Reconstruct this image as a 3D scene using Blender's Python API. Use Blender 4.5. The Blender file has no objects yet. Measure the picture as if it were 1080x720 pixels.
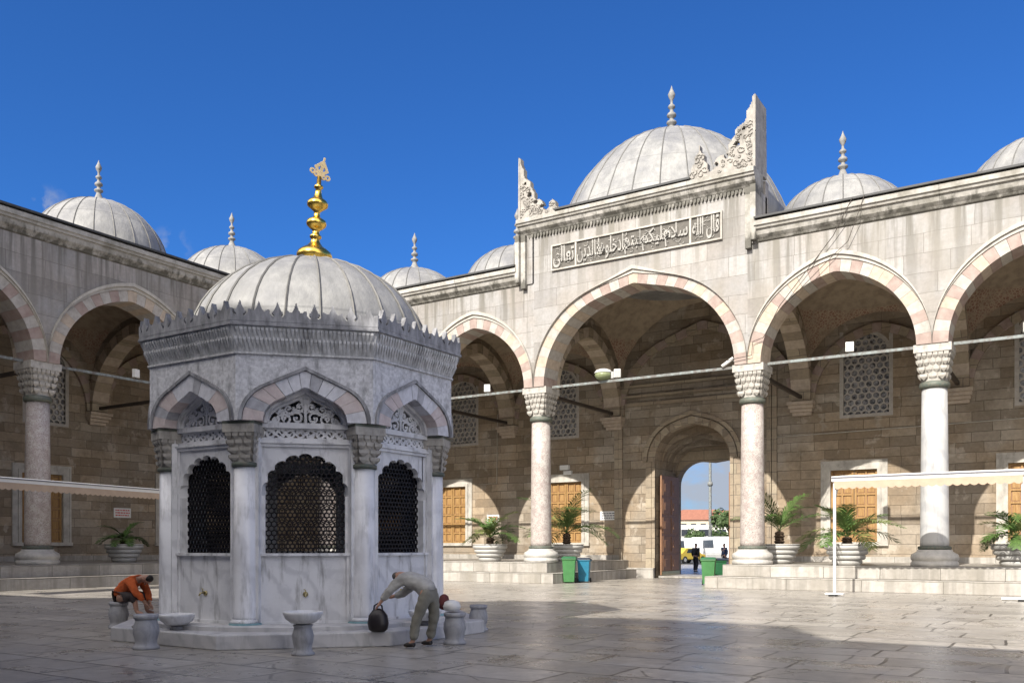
import bpy, bmesh, math, random
from mathutils import Vector, Matrix, noise
random.seed(7)
S = bpy.context.scene
COL = S.collection
PI = math.pi
R = math.radians

# ------------------------------------------------------------------ materials
class NT:
    def __init__(s, name):
        s.m = bpy.data.materials.new(name); s.m.use_nodes = True
        s.t = s.m.node_tree; s.b = s.t.nodes['Principled BSDF']
        s.tc = s.t.nodes.new('ShaderNodeTexCoord')
    def n(s, typ, **kw):
        x = s.t.nodes.new(typ)
        for k, v in kw.items():
            if k.startswith('i_'):
                key = k[2:].replace('_', ' ')
                x.inputs[key].default_value = v
            else: setattr(x, k, v)
        return x
    def l(s, a, b): s.t.links.new(a, b)
    def math(s, op, a, b=0.0, clamp=False):
        x = s.t.nodes.new('ShaderNodeMath'); x.operation = op; x.use_clamp = clamp
        for i, v in enumerate((a, b)):
            if isinstance(v, (int, float)): x.inputs[i].default_value = v
            else: s.l(v, x.inputs[i])
        return x.outputs[0]
    def mix(s, f, a, b, typ='MIX'):
        x = s.t.nodes.new('ShaderNodeMix'); x.data_type = 'RGBA'; x.blend_type = typ
        for sock, v in ((x.inputs[0], f), (x.inputs[6], a), (x.inputs[7], b)):
            if isinstance(v, (int, float)): sock.default_value = v
            elif isinstance(v, tuple): sock.default_value = (*v, 1)
            else: s.l(v, sock)
        return x.outputs[2]
    def ramp(s, f, stops):
        x = s.t.nodes.new('ShaderNodeValToRGB'); e = x.color_ramp.elements
        while len(e) < len(stops): e.new(0.5)
        for i, (p, c) in enumerate(stops):
            e[i].position = p
            e[i].color = (c, c, c, 1) if isinstance(c, (int, float)) else (*c, 1)
        s.l(f, x.inputs[0]); return x.outputs[0]
    def noise(s, vec, scale, detail=4, rough=0.55, stretch=None):
        if stretch:
            mp = s.n('ShaderNodeMapping'); mp.inputs['Scale'].default_value = stretch
            s.l(vec, mp.inputs[0]); vec = mp.outputs[0]
        x = s.n('ShaderNodeTexNoise'); x.inputs['Scale'].default_value = scale
        x.inputs['Detail'].default_value = detail; x.inputs['Roughness'].default_value = rough
        s.l(vec, x.inputs[0]); return x.outputs[0]
    def bump(s, h, strength=0.3, dist=0.02):
        x = s.n('ShaderNodeBump'); x.inputs['Strength'].default_value = strength
        x.inputs['Distance'].default_value = dist
        s.l(h, x.inputs['Height']); s.l(x.outputs[0], s.b.inputs['Normal'])
    def flatuv(s):
        """object-space coordinates laid on the face's own plane: (along, up)"""
        o = s.tc.outputs['Object']; nn = s.tc.outputs['Normal']
        a = s.n('ShaderNodeSeparateXYZ'); s.l(o, a.inputs[0])
        b = s.n('ShaderNodeSeparateXYZ'); s.l(nn, b.inputs[0])
        ax, ay, az = [s.math('ABSOLUTE', b.outputs[i]) for i in range(3)]
        side = s.math('GREATER_THAN', ax, ay)
        top = s.math('GREATER_THAN', az, 0.75)
        u = s.n('ShaderNodeMix'); s.l(side, u.inputs[0]); s.l(a.outputs[0], u.inputs[2]); s.l(a.outputs[1], u.inputs[3])
        u2 = s.n('ShaderNodeMix'); s.l(top, u2.inputs[0]); s.l(u.outputs[0], u2.inputs[2]); s.l(a.outputs[0], u2.inputs[3])
        v = s.n('ShaderNodeMix'); s.l(top, v.inputs[0]); s.l(a.outputs[2], v.inputs[2]); s.l(a.outputs[1], v.inputs[3])
        c = s.n('ShaderNodeCombineXYZ'); s.l(u2.outputs[0], c.inputs[0]); s.l(v.outputs[0], c.inputs[1])
        return c.outputs[0]
    def done(s, col, rough=0.7, metal=0.0, spec=0.4):
        if isinstance(col, tuple): s.b.inputs['Base Color'].default_value = (*col, 1)
        else: s.l(col, s.b.inputs['Base Color'])
        if isinstance(rough, (int, float)): s.b.inputs['Roughness'].default_value = rough
        else: s.l(rough, s.b.inputs['Roughness'])
        s.b.inputs['Metallic'].default_value = metal
        s.b.inputs['Specular IOR Level'].default_value = spec
        return s.m

def blocks(name, c1, c2, mortar, bw, rh, msize=0.012, tint=None, tintamt=0.5, stain=0.5, stainc=(0.1,0.095,0.085), streak=0.0, rough=0.75, bump=0.5, under=None, msm=0.1, patch=None):
    t = NT(name); uv = t.flatuv(); o = t.tc.outputs['Object']
    # slightly wobbling joints
    w = t.n('ShaderNodeTexNoise'); w.inputs['Scale'].default_value = 1.1; w.inputs['Detail'].default_value = 2; t.l(uv, w.inputs[0])
    wv = t.n('ShaderNodeVectorMath', operation='SCALE'); t.l(w.outputs['Color'], wv.inputs[0]); wv.inputs['Scale'].default_value = 0.07
    ad = t.n('ShaderNodeVectorMath', operation='ADD'); t.l(uv, ad.inputs[0]); t.l(wv.outputs[0], ad.inputs[1])
    b = t.n('ShaderNodeTexBrick'); b.offset = 0.43; b.offset_frequency = 2; b.squash = 1.35; b.squash_frequency = 3
    t.l(ad.outputs[0], b.inputs['Vector'])
    b.inputs['Scale'].default_value = 1; b.inputs['Brick Width'].default_value = bw; b.inputs['Row Height'].default_value = rh
    b.inputs['Mortar Size'].default_value = msize; b.inputs['Mortar Smooth'].default_value = msm; b.inputs['Bias'].default_value = 0.0
    b.inputs['Color1'].default_value = (*c1, 1); b.inputs['Color2'].default_value = (*c2, 1); b.inputs['Mortar'].default_value = (*mortar, 1)
    col = b.outputs['Color']
    n1 = t.noise(o, 0.9, 6, 0.62); n2 = t.noise(o, 7, 5, 0.65)
    if tint:
        n3 = t.noise(o, 0.45, 3)
        col = t.mix(t.math('MULTIPLY', t.ramp(n3, [(0.42, 0), (0.6, 1)]), tintamt), col, t.mix(1.0, col, tint, 'MULTIPLY'))
    if patch:
        n5 = t.noise(o, 1.7, 5, 0.6)
        col = t.mix(t.math('MULTIPLY', t.ramp(n5, [(0.60, 0), (0.66, 1)]), 0.55), col, patch)
    col = t.mix(t.math('MULTIPLY', t.ramp(n1, [(0.45, 0), (0.72, 1)]), stain), col, stainc)
    col = t.mix(0.38, col, t.ramp(n2, [(0.25, 0.25), (0.75, 1.0)]), 'MULTIPLY')
    if streak:
        ns = t.noise(o, 1.0, 5, 0.6, stretch=(2.6, 2.6, 0.16))
        f = t.ramp(ns, [(0.47, 0), (0.58, 1)])
        if under is not None:
            sp = t.n('ShaderNodeSeparateXYZ'); t.l(o, sp.inputs[0])
            g = t.n('ShaderNodeMapRange'); t.l(sp.outputs[2], g.inputs[0])
            g.inputs[1].default_value = under - 3.2; g.inputs[2].default_value = under
            g.inputs[3].default_value = 0.12; g.inputs[4].default_value = 1.0
            f = t.math('MULTIPLY', f, g.outputs[0])
        col = t.mix(t.math('MULTIPLY', f, streak), col, (0.13, 0.12, 0.10))
    if streak:
        nq = t.noise(o, 0.6, 6, 0.62, stretch=(1.5, 1.5, 0.35))
        col = t.mix(t.math('MULTIPLY', t.ramp(nq, [(0.5, 0), (0.62, 1)]), 0.42), col, (0.22, 0.20, 0.165))
    h = t.math('ADD', t.math('MULTIPLY', b.outputs['Fac'], -0.8), t.math('MULTIPLY', n2, 0.5))
    t.bump(h, bump, 0.02)
    return t.done(col, rough)

def simple(name, c, rough=0.6, var=0.25, scale=6, metal=0.0, c2=None, bump=0.0, spec=0.4, stretch=None, dark=None):
    t = NT(name); o = t.tc.outputs['Object']
    n = t.noise(o, scale, 5, 0.6, stretch)
    c2 = c2 or tuple(x * (1 - var) for x in c)
    col = t.mix(t.ramp(n, [(0.35, 0), (0.68, 1)]), c, c2)
    if dark:
        n4 = t.noise(o, scale * 0.5, 6, 0.7, (1, 1, 0.35))
        col = t.mix(t.math('MULTIPLY', t.ramp(n4, [(0.52, 0), (0.68, 1)]), dark), col, tuple(x * 0.3 for x in c))
    if bump: t.bump(n, bump, 0.01)
    return t.done(col, rough, metal, spec)

def marble(name, base, vein, scale=2.2, rough=0.45, amt=0.7, dirt=0.4):
    t = NT(name); o = t.tc.outputs['Object']
    w = t.noise(o, 1.6, 4)
    x = t.n('ShaderNodeTexWave'); x.wave_type = 'BANDS'; x.bands_direction = 'DIAGONAL'
    x.inputs['Scale'].default_value = scale; x.inputs['Distortion'].default_value = 9; x.inputs['Detail'].default_value = 5; x.inputs['Detail Scale'].default_value = 1.4
    t.l(o, x.inputs[0])
    f = t.ramp(x.outputs['Fac'], [(0.0, 1), (0.3, 0.15), (1.0, 0)])
    col = t.mix(t.math('MULTIPLY', f, amt), base, vein)
    n1 = t.noise(o, 2.3, 6, 0.65)
    col = t.mix(t.math('MULTIPLY', t.ramp(n1, [(0.46, 0), (0.7, 1)]), 0.5), col, tuple(v * 0.72 for v in base))
    ns = t.noise(o, 2.0, 6, 0.7, (3, 3, 0.5))
    col = t.mix(t.math('MULTIPLY', t.ramp(ns, [(0.53, 0), (0.68, 1)]), dirt), col, (0.12, 0.115, 0.105))
    t.bump(n1, 0.15, 0.01)
    return t.done(col, rough)

M = {}
M['facade'] = blocks('facade_marble', (0.395,0.382,0.368), (0.275,0.264,0.252), (0.14,0.13,0.115), 1.45, 0.68, 0.008, tint=(0.93,0.84,0.76), tintamt=0.6, stain=0.5, stainc=(0.26,0.24,0.215), streak=0.95, rough=0.6, bump=0.25, under=12.95)
M['portal'] = blocks('portal_marble', (0.395,0.382,0.368), (0.29,0.277,0.265), (0.14,0.13,0.115), 1.5, 0.74, 0.008, tint=(0.92,0.83,0.74), tintamt=0.5, stain=0.5, stainc=(0.27,0.25,0.22), streak=0.95, rough=0.6, bump=0.25, under=15.0)
M['oldstone'] = blocks('weathered_ashlar', (0.40,0.345,0.275), (0.225,0.185,0.14), (0.15,0.125,0.095), 1.05, 0.42, 0.011, tint=(1.10,0.93,0.72), tintamt=0.6, stain=0.7, stainc=(0.16,0.13,0.095), rough=0.85, bump=0.9, patch=(0.50,0.44,0.36), msm=0.6)
M['archstone'] = blocks('inner_arch_stone', (0.41,0.345,0.25), (0.30,0.235,0.17), (0.12,0.1,0.08), 1.6, 0.5, 0.012, stain=0.35, rough=0.8, bump=0.5)
M['platform'] = blocks('platform_marble', (0.46,0.43,0.39), (0.36,0.335,0.30), (0.14,0.13,0.11), 1.9, 0.44, 0.012, stain=0.45, stainc=(0.2,0.18,0.15), streak=0.4, rough=0.55, bump=0.4)
M['cornice'] = simple('cornice_stone', (0.42,0.40,0.36), 0.7, 0.35, 1.6, c2=(0.17,0.155,0.125), bump=0.3, stretch=(1,1,0.8), dark=0.95)
def cornice_mat():
    t = NT('cornice_stone_sooted'); o = t.tc.outputs['Object']
    n = t.noise(o, 1.6, 5, 0.6); n2 = t.noise(o, 9, 5, 0.65); ns = t.noise(o, 2.2, 6, 0.65, (1.6, 1.6, 0.5))
    col = t.mix(t.ramp(n, [(0.4, 0), (0.66, 1)]), (0.43,0.41,0.375), (0.25,0.235,0.20))
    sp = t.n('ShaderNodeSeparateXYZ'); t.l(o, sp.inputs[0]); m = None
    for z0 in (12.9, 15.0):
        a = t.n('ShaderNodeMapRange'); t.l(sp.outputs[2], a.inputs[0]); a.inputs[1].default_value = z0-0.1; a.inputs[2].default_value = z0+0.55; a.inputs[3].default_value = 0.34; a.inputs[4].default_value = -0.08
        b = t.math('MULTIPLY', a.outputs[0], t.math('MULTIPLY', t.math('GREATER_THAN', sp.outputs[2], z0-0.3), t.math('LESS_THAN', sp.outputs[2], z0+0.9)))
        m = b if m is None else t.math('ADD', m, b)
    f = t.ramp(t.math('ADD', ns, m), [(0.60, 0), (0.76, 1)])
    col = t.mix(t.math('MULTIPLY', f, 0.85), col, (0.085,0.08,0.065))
    col = t.mix(0.35, col, t.ramp(n2, [(0.3, 0.3), (0.65, 1.0)]), 'MULTIPLY')
    t.bump(n2, 0.4, 0.015)
    return t.done(col, 0.75)
M['cornice'] = cornice_mat()
M['vo_light'] = simple('voussoir_pale', (0.41,0.38,0.34), 0.65, 0.25, 5, bump=0.2, dark=0.3)
M['vo_rose'] = simple('voussoir_rose', (0.255,0.185,0.16), 0.65, 0.3, 3, bump=0.2, c2=(0.34,0.275,0.24))
M['vo_tan'] = simple('voussoir_tan', (0.45,0.37,0.29), 0.65, 0.25, 5, bump=0.2)
M['hood'] = simple('hood_mould', (0.46,0.43,0.38), 0.65, 0.3, 3, bump=0.2, dark=0.5)
M['plaster'] = None
M['capital'] = simple('capital_marble', (0.43,0.405,0.365), 0.6, 0.3, 9, bump=0.3, dark=0.45)
M['basemarble'] = simple('base_marble', (0.48,0.46,0.425), 0.5, 0.25, 5, bump=0.15, dark=0.25)
M['bronze'] = simple('bronze_collar', (0.13,0.125,0.10), 0.6, 0.4, 12, c2=(0.07,0.095,0.08), metal=0.2)
M['iron'] = simple('tie_iron', (0.20,0.23,0.225), 0.6, 0.45, 7, c2=(0.10,0.08,0.07))
M['darkiron'] = simple('dark_iron', (0.05,0.038,0.03), 0.6, 0.3, 10)
M['window_lattice'] = simple('lattice_plaster', (0.42,0.39,0.35), 0.7, 0.25, 5)
M['oldglass'] = simple('old_window_glass', (0.06,0.06,0.065), 0.2, 0.5, 9, c2=(0.42,0.42,0.43), spec=0.8)  # pale second tone paints reflected glints into the glass colour
M['wood'] = simple('golden_wood', (0.34,0.205,0.08), 0.55, 0.3, 3, c2=(0.23,0.12,0.035), stretch=(6,6,0.6))
M['wood_dark'] = simple('red_brown_wood', (0.28,0.15,0.085), 0.55, 0.35, 3, stretch=(6,6,0.6))
M['white'] = simple('white_paint', (0.66,0.655,0.63), 0.4, 0.06, 4)
M['beige'] = simple('awning_fabric', (0.42,0.32,0.235), 0.85, 0.15, 3)
M['greystripe'] = simple('dark_stripe', (0.12,0.12,0.15), 0.6, 0.1)
M['pot'] = simple('white_pot', (0.43,0.42,0.395), 0.6, 0.15, 4, dark=0.25)
M['soil'] = simple('soil', (0.05,0.035,0.025), 0.9, 0.4, 20)
M['frond'] = simple('palm_leaf', (0.085,0.15,0.035), 0.5, 0.4, 5, c2=(0.05,0.095,0.025))
M['frond_dry'] = simple('palm_leaf_pale', (0.17,0.20,0.06), 0.55, 0.3, 5)
M['trunk'] = simple('palm_trunk', (0.10,0.065,0.04), 0.9, 0.5, 14, bump=0.8)
M['bin_green'] = simple('green_plastic', (0.05,0.17,0.055), 0.45, 0.2, 5)
M['bin_dgreen'] = simple('dark_green_plastic', (0.025,0.12,0.05), 0.45, 0.2, 5)
M['bin_blue'] = simple('blue_plastic', (0.015,0.15,0.24), 0.45, 0.2, 5)
M['bin_lid'] = simple('dark_lid_plastic', (0.03,0.04,0.06), 0.45, 0.2, 5)
M['rubber'] = simple('rubber', (0.02,0.02,0.02), 0.7, 0.2)
M['gold'] = simple('gilded_copper', (0.88,0.60,0.13), 0.27, 0.15, 5, metal=1.0, c2=(0.75,0.47,0.10))
M['finial'] = simple('finial_stone', (0.25,0.245,0.235), 0.7, 0.35, 8, dark=0.5)
M['finial_dark'] = simple('finial_dark_ring', (0.12,0.12,0.11), 0.7, 0.3, 8)
M['kmarble'] = marble('kiosk_marble', (0.69,0.69,0.705), (0.42,0.42,0.445), 1.0, 0.36, 0.5, 0.6)
M['kshaft'] = marble('kiosk_column_marble', (0.74,0.74,0.76), (0.47,0.47,0.50), 0.6, 0.26, 0.5, 0.4)
M['kwall'] = simple('kiosk_upper_marble', (0.68,0.68,0.70), 0.6, 0.4, 17, c2=(0.42,0.42,0.44), bump=0.3, dark=0.75)
M['kband'] = simple('kiosk_stalactite_marble', (0.64,0.64,0.645), 0.65, 0.4, 5, c2=(0.36,0.36,0.36), bump=0.4, dark=0.95, stretch=(3,3,0.6))
M['kdark'] = simple('weathered_dark_marble', (0.10,0.10,0.095), 0.75, 0.4, 9)
M['kcrest'] = simple('kiosk_crest_marble', (0.36,0.36,0.375), 0.6, 0.35, 5, bump=0.3, dark=0.95, c2=(0.15,0.15,0.16), stretch=(2,2,0.6))
M['kvo_a'] = simple('kiosk_voussoir_white', (0.66,0.66,0.70), 0.5, 0.22, 8, dark=0.3)
M['kvo_b'] = simple('kiosk_voussoir_rose', (0.50,0.42,0.41), 0.5, 0.25, 9, c2=(0.60,0.53,0.51), dark=0.3)
M['kvo_c'] = simple('kiosk_voussoir_grey', (0.42,0.42,0.45), 0.5, 0.3, 8, dark=0.3)
M['kstep'] = marble('kiosk_step_marble', (0.50,0.49,0.49), (0.32,0.32,0.33), 1.2, 0.5, 0.5, 0.3)
M['grille'] = simple('grille_bronze', (0.022,0.020,0.024), 0.45, 0.4, 20, metal=0.6)
M['turq'] = simple('patina_base', (0.22,0.38,0.42), 0.5, 0.3, 12)
M['stool'] = marble('stool_marble', (0.33,0.33,0.345), (0.22,0.22,0.24), 2.0, 0.55, 0.5, 0.5)
M['basin'] = marble('basin_marble', (0.66,0.66,0.67), (0.45,0.45,0.47), 1.6, 0.4, 0.4, 0.25)
M['letters'] = simple('carved_letters', (0.36,0.345,0.315), 0.65, 0.3, 4, dark=0.6)
M['panelbg'] = simple('inscription_ground', (0.13,0.12,0.105), 0.8, 0.35, 5)
M['carved'] = simple('carved_stone', (0.35,0.325,0.29), 0.7, 0.35, 4, bump=0.4, dark=0.8)
M['sign_red'] = simple('sign_red', (0.55,0.06,0.05), 0.5, 0.1)
M['skin'] = simple('skin', (0.42,0.24,0.17), 0.55, 0.1, 8)
M['hair'] = simple('hair_dark', (0.03,0.025,0.022), 0.7, 0.3, 30)
M['hair_grey'] = simple('hair_grey', (0.10,0.09,0.08), 0.8, 0.3, 30)
M['orange'] = simple('orange_cotton', (0.62,0.13,0.035), 0.85, 0.25, 7)
M['shorts'] = simple('dark_brown_cotton', (0.045,0.035,0.035), 0.85, 0.3, 7)
M['jacket'] = simple('pale_linen', (0.40,0.39,0.365), 0.85, 0.3, 6, bump=0.3)
M['trouser'] = simple('grey_green_trouser', (0.21,0.20,0.165), 0.85, 0.25, 7, bump=0.2)
M['shoe'] = simple('dark_shoe', (0.03,0.025,0.022), 0.5, 0.3)
M['black'] = simple('black_fabric', (0.012,0.012,0.016), 0.6, 0.4, 9)
M['bagleather'] = simple('dark_leather', (0.018,0.014,0.016), 0.4, 0.4, 9)
M['maroon'] = simple('maroon_cloth', (0.11,0.025,0.025), 0.8, 0.3, 9)
M['lampglass'] = simple('lamp_green_glass', (0.22,0.25,0.13), 0.3, 0.2)
M['plastic_grey'] = simple('grey_plastic', (0.35,0.35,0.34), 0.5, 0.2)
M['asphalt'] = simple('asphalt', (0.055,0.055,0.055), 0.9, 0.3, 3)
M['roof_red'] = simple('red_roof_tiles', (0.30,0.13,0.085), 0.8, 0.3, 1.5)
M['bldg_white'] = simple('white_render', (0.62,0.60,0.56), 0.8, 0.15, 0.5)
M['bldg_cream'] = simple('cream_render', (0.52,0.45,0.34), 0.8, 0.15, 0.5)
M['bldg_pink'] = simple('pink_render', (0.50,0.36,0.31), 0.8, 0.15, 0.5)
M['glass_dark'] = simple('window_glass', (0.03,0.035,0.045), 0.15, 0.3, spec=0.7)
M['car_white'] = simple('white_car_paint', (0.75,0.75,0.75), 0.25, 0.03)
M['car_yellow'] = simple('yellow_car_paint', (0.55,0.40,0.06), 0.3, 0.05)
M['car_blue'] = simple('dark_blue_car_paint', (0.02,0.04,0.10), 0.25, 0.05)
M['leaf'] = simple('tree_leaf', (0.06,0.10,0.03), 0.7, 0.5, 2)
M['bark'] = simple('bark', (0.12,0.09,0.07), 0.9, 0.4, 8)
M['chrome'] = simple('brass_tap', (0.45,0.38,0.2), 0.3, 0.2, 9, metal=1.0)
M['cable'] = simple('pale_cable', (0.45,0.42,0.36), 0.7, 0.2)

def lead_mat():
    t = NT('lead_sheet'); o = t.tc.outputs['Object']
    n = t.noise(o, 0.8, 6, 0.6); n2 = t.noise(o, 6, 5, 0.65, (1, 1, 0.4))
    col = t.mix(t.ramp(n, [(0.36, 0), (0.64, 1)]), (0.31,0.305,0.29), (0.185,0.185,0.19))
    col = t.mix(0.3, col, t.ramp(n2, [(0.3, 0.35), (0.65, 1.0)]), 'MULTIPLY')
    n3 = t.noise(o, 1.6, 6, 0.65, (1.6, 1.6, 0.3))
    col = t.mix(t.math('MULTIPLY', t.ramp(n3, [(0.5, 0), (0.62, 1)]), 0.5), col, (0.17,0.17,0.165))
    # horizontal laps of the sheets
    sp = t.n('ShaderNodeSeparateXYZ'); t.l(o, sp.inputs[0])
    z = t.math('FRACT', t.math('MULTIPLY', sp.outputs[2], 0.72))
    ln = t.math('LESS_THAN', z, 0.03)
    col = t.mix(t.math('MULTIPLY', ln, 0.45), col, (0.12,0.12,0.12))
    t.bump(t.math('ADD', n2, t.math('MULTIPLY', n, 2.0)), 0.5, 0.03)
    return t.done(col, 0.55, 0.0, 0.4)
M['lead'] = lead_mat()
M['leadseam'] = simple('lead_seam', (0.17,0.165,0.155), 0.7, 0.3, 5)
M['leadblack'] = simple('roof_edge_lead', (0.06,0.06,0.06), 0.6, 0.3, 4)

def plaster_mat():
    t = NT('painted_vault_plaster'); o = t.tc.outputs['Object']
    v = t.n('ShaderNodeTexVoronoi'); v.feature = 'DISTANCE_TO_EDGE'; v.inputs['Scale'].default_value = 8.0; t.l(o, v.inputs[0])
    n = t.noise(o, 2.5, 5, 0.6)
    base = t.mix(t.ramp(n, [(0.4, 0), (0.65, 1)]), (0.33,0.265,0.19), (0.23,0.18,0.13))
    red = t.mix(t.ramp(v.outputs[0], [(0.0, 1), (0.09, 1), (0.13, 0)]), (0.21,0.085,0.06), (0.36,0.28,0.20))
    sp = t.n('ShaderNodeSeparateXYZ'); t.l(o, sp.inputs[0])
    g = t.ramp(t.math('MULTIPLY', t.math('SUBTRACT', sp.outputs[2], 10.3), 0.5), [(0.0, 0), (0.05, 1), (0.75, 1), (0.8, 0)])
    return t.done(t.mix(t.math('MULTIPLY', g, t.ramp(t.noise(o, 1.3, 4, 0.6), [(0.35, 0.1), (0.6, 0.7)])), base, red), 0.85)
M['plaster'] = plaster_mat()

def shaft_mat(name, a, b, c, f):
    t = NT(name); o = t.tc.outputs['Object']
    v = t.n('ShaderNodeTexVoronoi'); v.inputs['Scale'].default_value = 9; t.l(o, v.inputs[0])
    n = t.noise(o, 5, 6, 0.7); n2 = t.noise(o, 1.2, 4)
    col = t.mix(t.ramp(n, [(0.42, 0), (0.6, 1)]), a, b)
    col = t.mix(t.math('MULTIPLY', t.ramp(t.noise(o, 24, 4, 0.65), [(0.52, 0), (0.60, 1)]), f), col, c)
    col = t.mix(t.math('MULTIPLY', t.ramp(n2, [(0.4, 0), (0.7, 1)]), 0.4), col, b)
    t.bump(n, 0.2, 0.01)
    return t.done(col, 0.5)
M['shaft_speck'] = shaft_mat('speckled_breccia', (0.44,0.405,0.37), (0.32,0.27,0.25), (0.17,0.135,0.12), 0.75)
M['shaft_white'] = marble('white_marble_shaft', (0.42,0.417,0.41), (0.28,0.285,0.30), 0.5, 0.4, 0.5, 0.35)

def floor_mat():
    t = NT('courtyard_slabs'); o = t.tc.outputs['Object']
    w = t.n('ShaderNodeTexNoise'); w.inputs['Scale'].default_value = 0.35; w.inputs['Detail'].default_value = 3; t.l(o, w.inputs[0])
    wv = t.n('ShaderNodeVectorMath', operation='SCALE'); t.l(w.outputs['Color'], wv.inputs[0]); wv.inputs['Scale'].default_value = 0.32
    ad = t.n('ShaderNodeVectorMath', operation='ADD'); t.l(o, ad.inputs[0]); t.l(wv.outputs[0], ad.inputs[1])
    def brick(bw, rh, off, sq):
        b = t.n('ShaderNodeTexBrick'); b.offset = off; b.offset_frequency = 2; b.squash = sq; b.squash_frequency = 3
        t.l(ad.outputs[0], b.inputs['Vector']); b.inputs['Scale'].default_value = 1
        b.inputs['Brick Width'].default_value = bw; b.inputs['Row Height'].default_value = rh
        b.inputs['Mortar Size'].default_value = 0.027; b.inputs['Mortar Smooth'].default_value = 0.3
        b.inputs['Color1'].default_value = (0.50,0.46,0.40,1); b.inputs['Color2'].default_value = (0.32,0.295,0.26,1); b.inputs['Mortar'].default_value = (0.04,0.036,0.032,1)
        return b
    b = brick(1.55, 0.92, 0.37, 1.5)
    n1 = t.noise(o, 0.5, 6, 0.6); n2 = t.noise(o, 5, 7, 0.7); n3 = t.noise(o, 1.1, 6, 0.62, (0.8, 1.3, 1))
    col = t.mix(t.math('MULTIPLY', t.ramp(n1, [(0.38, 0), (0.66, 1)]), 0.55), b.outputs['Color'], (0.31,0.28,0.245))
    col = t.mix(t.math('MULTIPLY', t.ramp(n3, [(0.5, 0), (0.7, 1)]), 0.5), col, (0.50,0.47,0.43))
    col = t.mix(0.55, col, t.ramp(n2, [(0.3, 0.35), (0.7, 1.0)]), 'MULTIPLY')
    n6 = t.noise(o, 0.9, 7, 0.7)
    col = t.mix(t.math('MULTIPLY', t.ramp(n6, [(0.55, 0), (0.63, 1)]), 0.5), col, (0.15, 0.135, 0.12))
    # chipped joints
    n4 = t.noise(o, 3.2, 5, 0.7)
    crack = t.n('ShaderNodeTexVoronoi'); crack.feature = 'DISTANCE_TO_EDGE'; crack.inputs['Scale'].default_value = 0.55; t.l(ad.outputs[0], crack.inputs[0])
    ck = t.math('MULTIPLY', t.ramp(crack.outputs[0], [(0.0, 1), (0.006, 0.9), (0.012, 0)]), t.ramp(n4, [(0.46, 0), (0.52, 1)]))
    col = t.mix(t.math('MULTIPLY', ck, 0.85), col, (0.06,0.055,0.05))
    h = t.math('ADD', t.math('MULTIPLY', b.outputs['Fac'], -1.0), t.math('MULTIPLY', t.math('ADD', n2, n3), 0.35))
    t.bump(h, 0.55, 0.025)
    rg = t.ramp(n6, [(0.35, 0.42), (0.62, 0.24)])
    return t.done(col, rg, 0, 0.5)
M['floor'] = floor_mat()

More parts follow.
